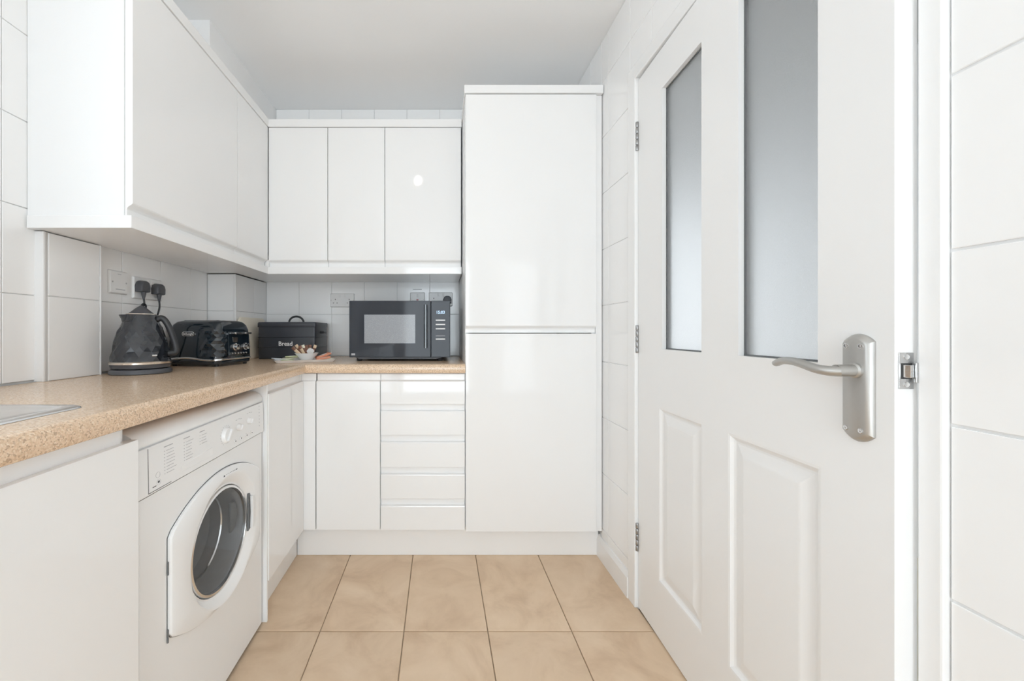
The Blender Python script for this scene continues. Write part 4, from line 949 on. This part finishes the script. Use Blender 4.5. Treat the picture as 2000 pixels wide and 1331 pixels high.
def packet(name, c, w_, d_, rz, tilt, material, label, cat, group, th=0.004):
    c = Vector(c); R = Matrix.Rotation(rz, 3, 'Z') @ Matrix.Rotation(tilt, 3, 'Y')
    t = thing(name, c, label, cat, group)
    def g(a, b, h): return c+R @ Vector((a, b, h))
    rings = [[g(a, b, -th/2*s) for a, b in rrect(w_*k, d_*k, 0.004, 2)] for k, s in ((1.0, 0.12), (0.9, 1))][::-1]+[[g(a, b, th/2*s) for a, b in rrect(w_*k, d_*k, 0.004, 2)] for k, s in ((1.0, 0.12), (0.9, 1))]
    part('wrapper', loft(BM(), rings), material, t, smooth=40)
    part('printed_panel', loft(BM(), [[g(a, b, th/2+0.0001) for a, b in rrect(w_*0.5, d_*0.45, 0.004, 2)], [g(a, b, th/2+0.0004) for a, b in rrect(w_*0.5, d_*0.45, 0.004, 2)]]), 'print_white' if material != 'packet_cream' else 'packet_kraft', t)
TG = 'sachets lying on the tray'
packet('tea_sachet', Q(-0.118, 0.012, 0.0165), 0.062, 0.060, RA+0.2, 0.10, 'packet_blue', 'pale blue tea sachet overhanging the left end of the tray', 'sachet', TG)
packet('tea_sachet', Q(-0.082, -0.020, 0.0125), 0.060, 0.052, RA-0.1, 0.04, 'packet_green', 'yellow-green tea sachet at the front left of the tray', 'sachet', TG)
packet('tea_sachet', Q(-0.066, 0.020, 0.0195), 0.066, 0.055, RA+0.3, -0.10, 'packet_cream', 'cream tea sachet propped left of the bowl', 'sachet', TG, 0.006)
packet('tea_sachet', Q(-0.060, 0.010, 0.0275), 0.060, 0.050, RA+0.1, -0.05, 'packet_green', 'uppermost green tea sachet leaning on the left of the bowl', 'sachet', TG)
packet('biscuit_packet', Q(0.090, 0.004, 0.028), 0.078, 0.036, RA+0.25, -0.30, 'packet_orange', 'orange biscuit packet tilted against the right of the bowl', 'packet', TG, 0.011)
packet('biscuit_packet', Q(0.086, -0.028, 0.0165), 0.072, 0.028, RA+0.15, -0.16, 'packet_orange', 'lower orange-red biscuit packet at the front right of the tray', 'packet', TG, 0.009)
packet('sugar_packet', Q(0.112, -0.014, 0.0125), 0.050, 0.040, RA-0.2, 0.02, 'packet_cream', 'cream packet at the right end of the tray', 'packet', TG, 0.006)
# ------------------------------------------------------------------ ceiling spotlight (just above the frame)
LP = Vector((-0.172, 0.92, 2.285))
t = thing('ceiling_spotlight', (LP.x, LP.y, ZC), 'small ceiling spotlight with a bare glowing bulb above the worktop', 'lamp')
part('ceiling_rose', lathe(BM(), [(0.045, -0.0005), (0.045, -0.012), (0.038, -0.018), (0.010, -0.020)], (LP.x, LP.y, ZC), 28), 'plastic_white', t, smooth=40)
part('stem', lathe(BM(), [(0.008, -0.019), (0.008, -0.075), (0.020, -0.080), (0.022, -0.106)], (LP.x, LP.y, ZC), 20), 'chrome', t, smooth=40)
part('bulb', lathe(BM(), [(0.012, 0.032), (0.020, 0.020), (0.026, 0.006), (0.026, -0.008), (0.019, -0.021), (0.008, -0.027), (0.001, -0.028)], LP, 24), 'bulb_glow', t, smooth=60)
# ------------------------------------------------------------------ things behind the camera that the microwave door mirrors
fr_ = lambda u, d, z: Vector((u, YR+0.34-d, z))
t = thing('wall_cabinet', (-0.875, YR+0.18, 1.37), 'white two-door wall cupboard behind the camera mirrored in the microwave door', 'cabinet', 'gloss white wall cupboards')
part('body', carcass(BM(), fr_, -1.19, -0.56, 0.0235, 0.335, 1.37, 2.10), 'cabinet_matt', t)
front('door', t, fr_, -1.188, -0.876, 1.37, 2.10, 'bottom'); front('door', t, fr_, -0.874, -0.562, 1.37, 2.10, 'bottom')
t = thing('utensil_pot', (-0.76, -1.2, WT), 'white utensil pot mirrored in the microwave door', 'pot')
part('jar', lathe(BM(), [(0.060, 0.0005), (0.064, 0.004), (0.066, 0.15), (0.062, 0.15), (0.058, 0.01), (0.001, 0.009)], (-0.76, -1.2, WT), 32), 'ceramic_white', t, smooth=40)
for k, (a, b, hgt) in enumerate(((-0.03, 0.01, 0.24), (0.02, 0.02, 0.26), (0.04, -0.02, 0.23), (-0.01, -0.03, 0.25))):
    p0 = Vector((-0.76+a*0.6, -1.2+b*0.6, WT+0.012)); p1 = Vector((-0.76+a*2.0, -1.2+b*1.6, WT+hgt))
    bm = BM(); tube(bm, [p0, p0.lerp(p1, 0.7), p0.lerp(p1, 0.8), p1], [0.005, 0.005, 0.016, 0.012], 10, flat=0.4); part('utensil', bm, 'steel', t, smooth=40)
t = thing('knife_block', (-1.03, -1.28, WT), 'tall dark knife block mirrored in the microwave door', 'knife block')
bm = BM(); prism(bm, [(-0.05, 0.0005), (0.06, 0.0005), (0.05, 0.20), (-0.02, 0.24)], -1.075, -0.985, lambda a, c, u: Vector((u, -1.28+a, WT+c))); part('block', bm, 'oak_dark', t, 0.003)
for i in range(3):
    p0 = Vector((-1.06+0.03*i, -1.27, WT+0.228)); bm = BM(); tube(bm, [p0, p0+Vector((0, 0.025, 0.10))], [0.009, 0.011], 10, flat=1.5); part('knife_handle', bm, 'black_plastic', t, smooth=40)
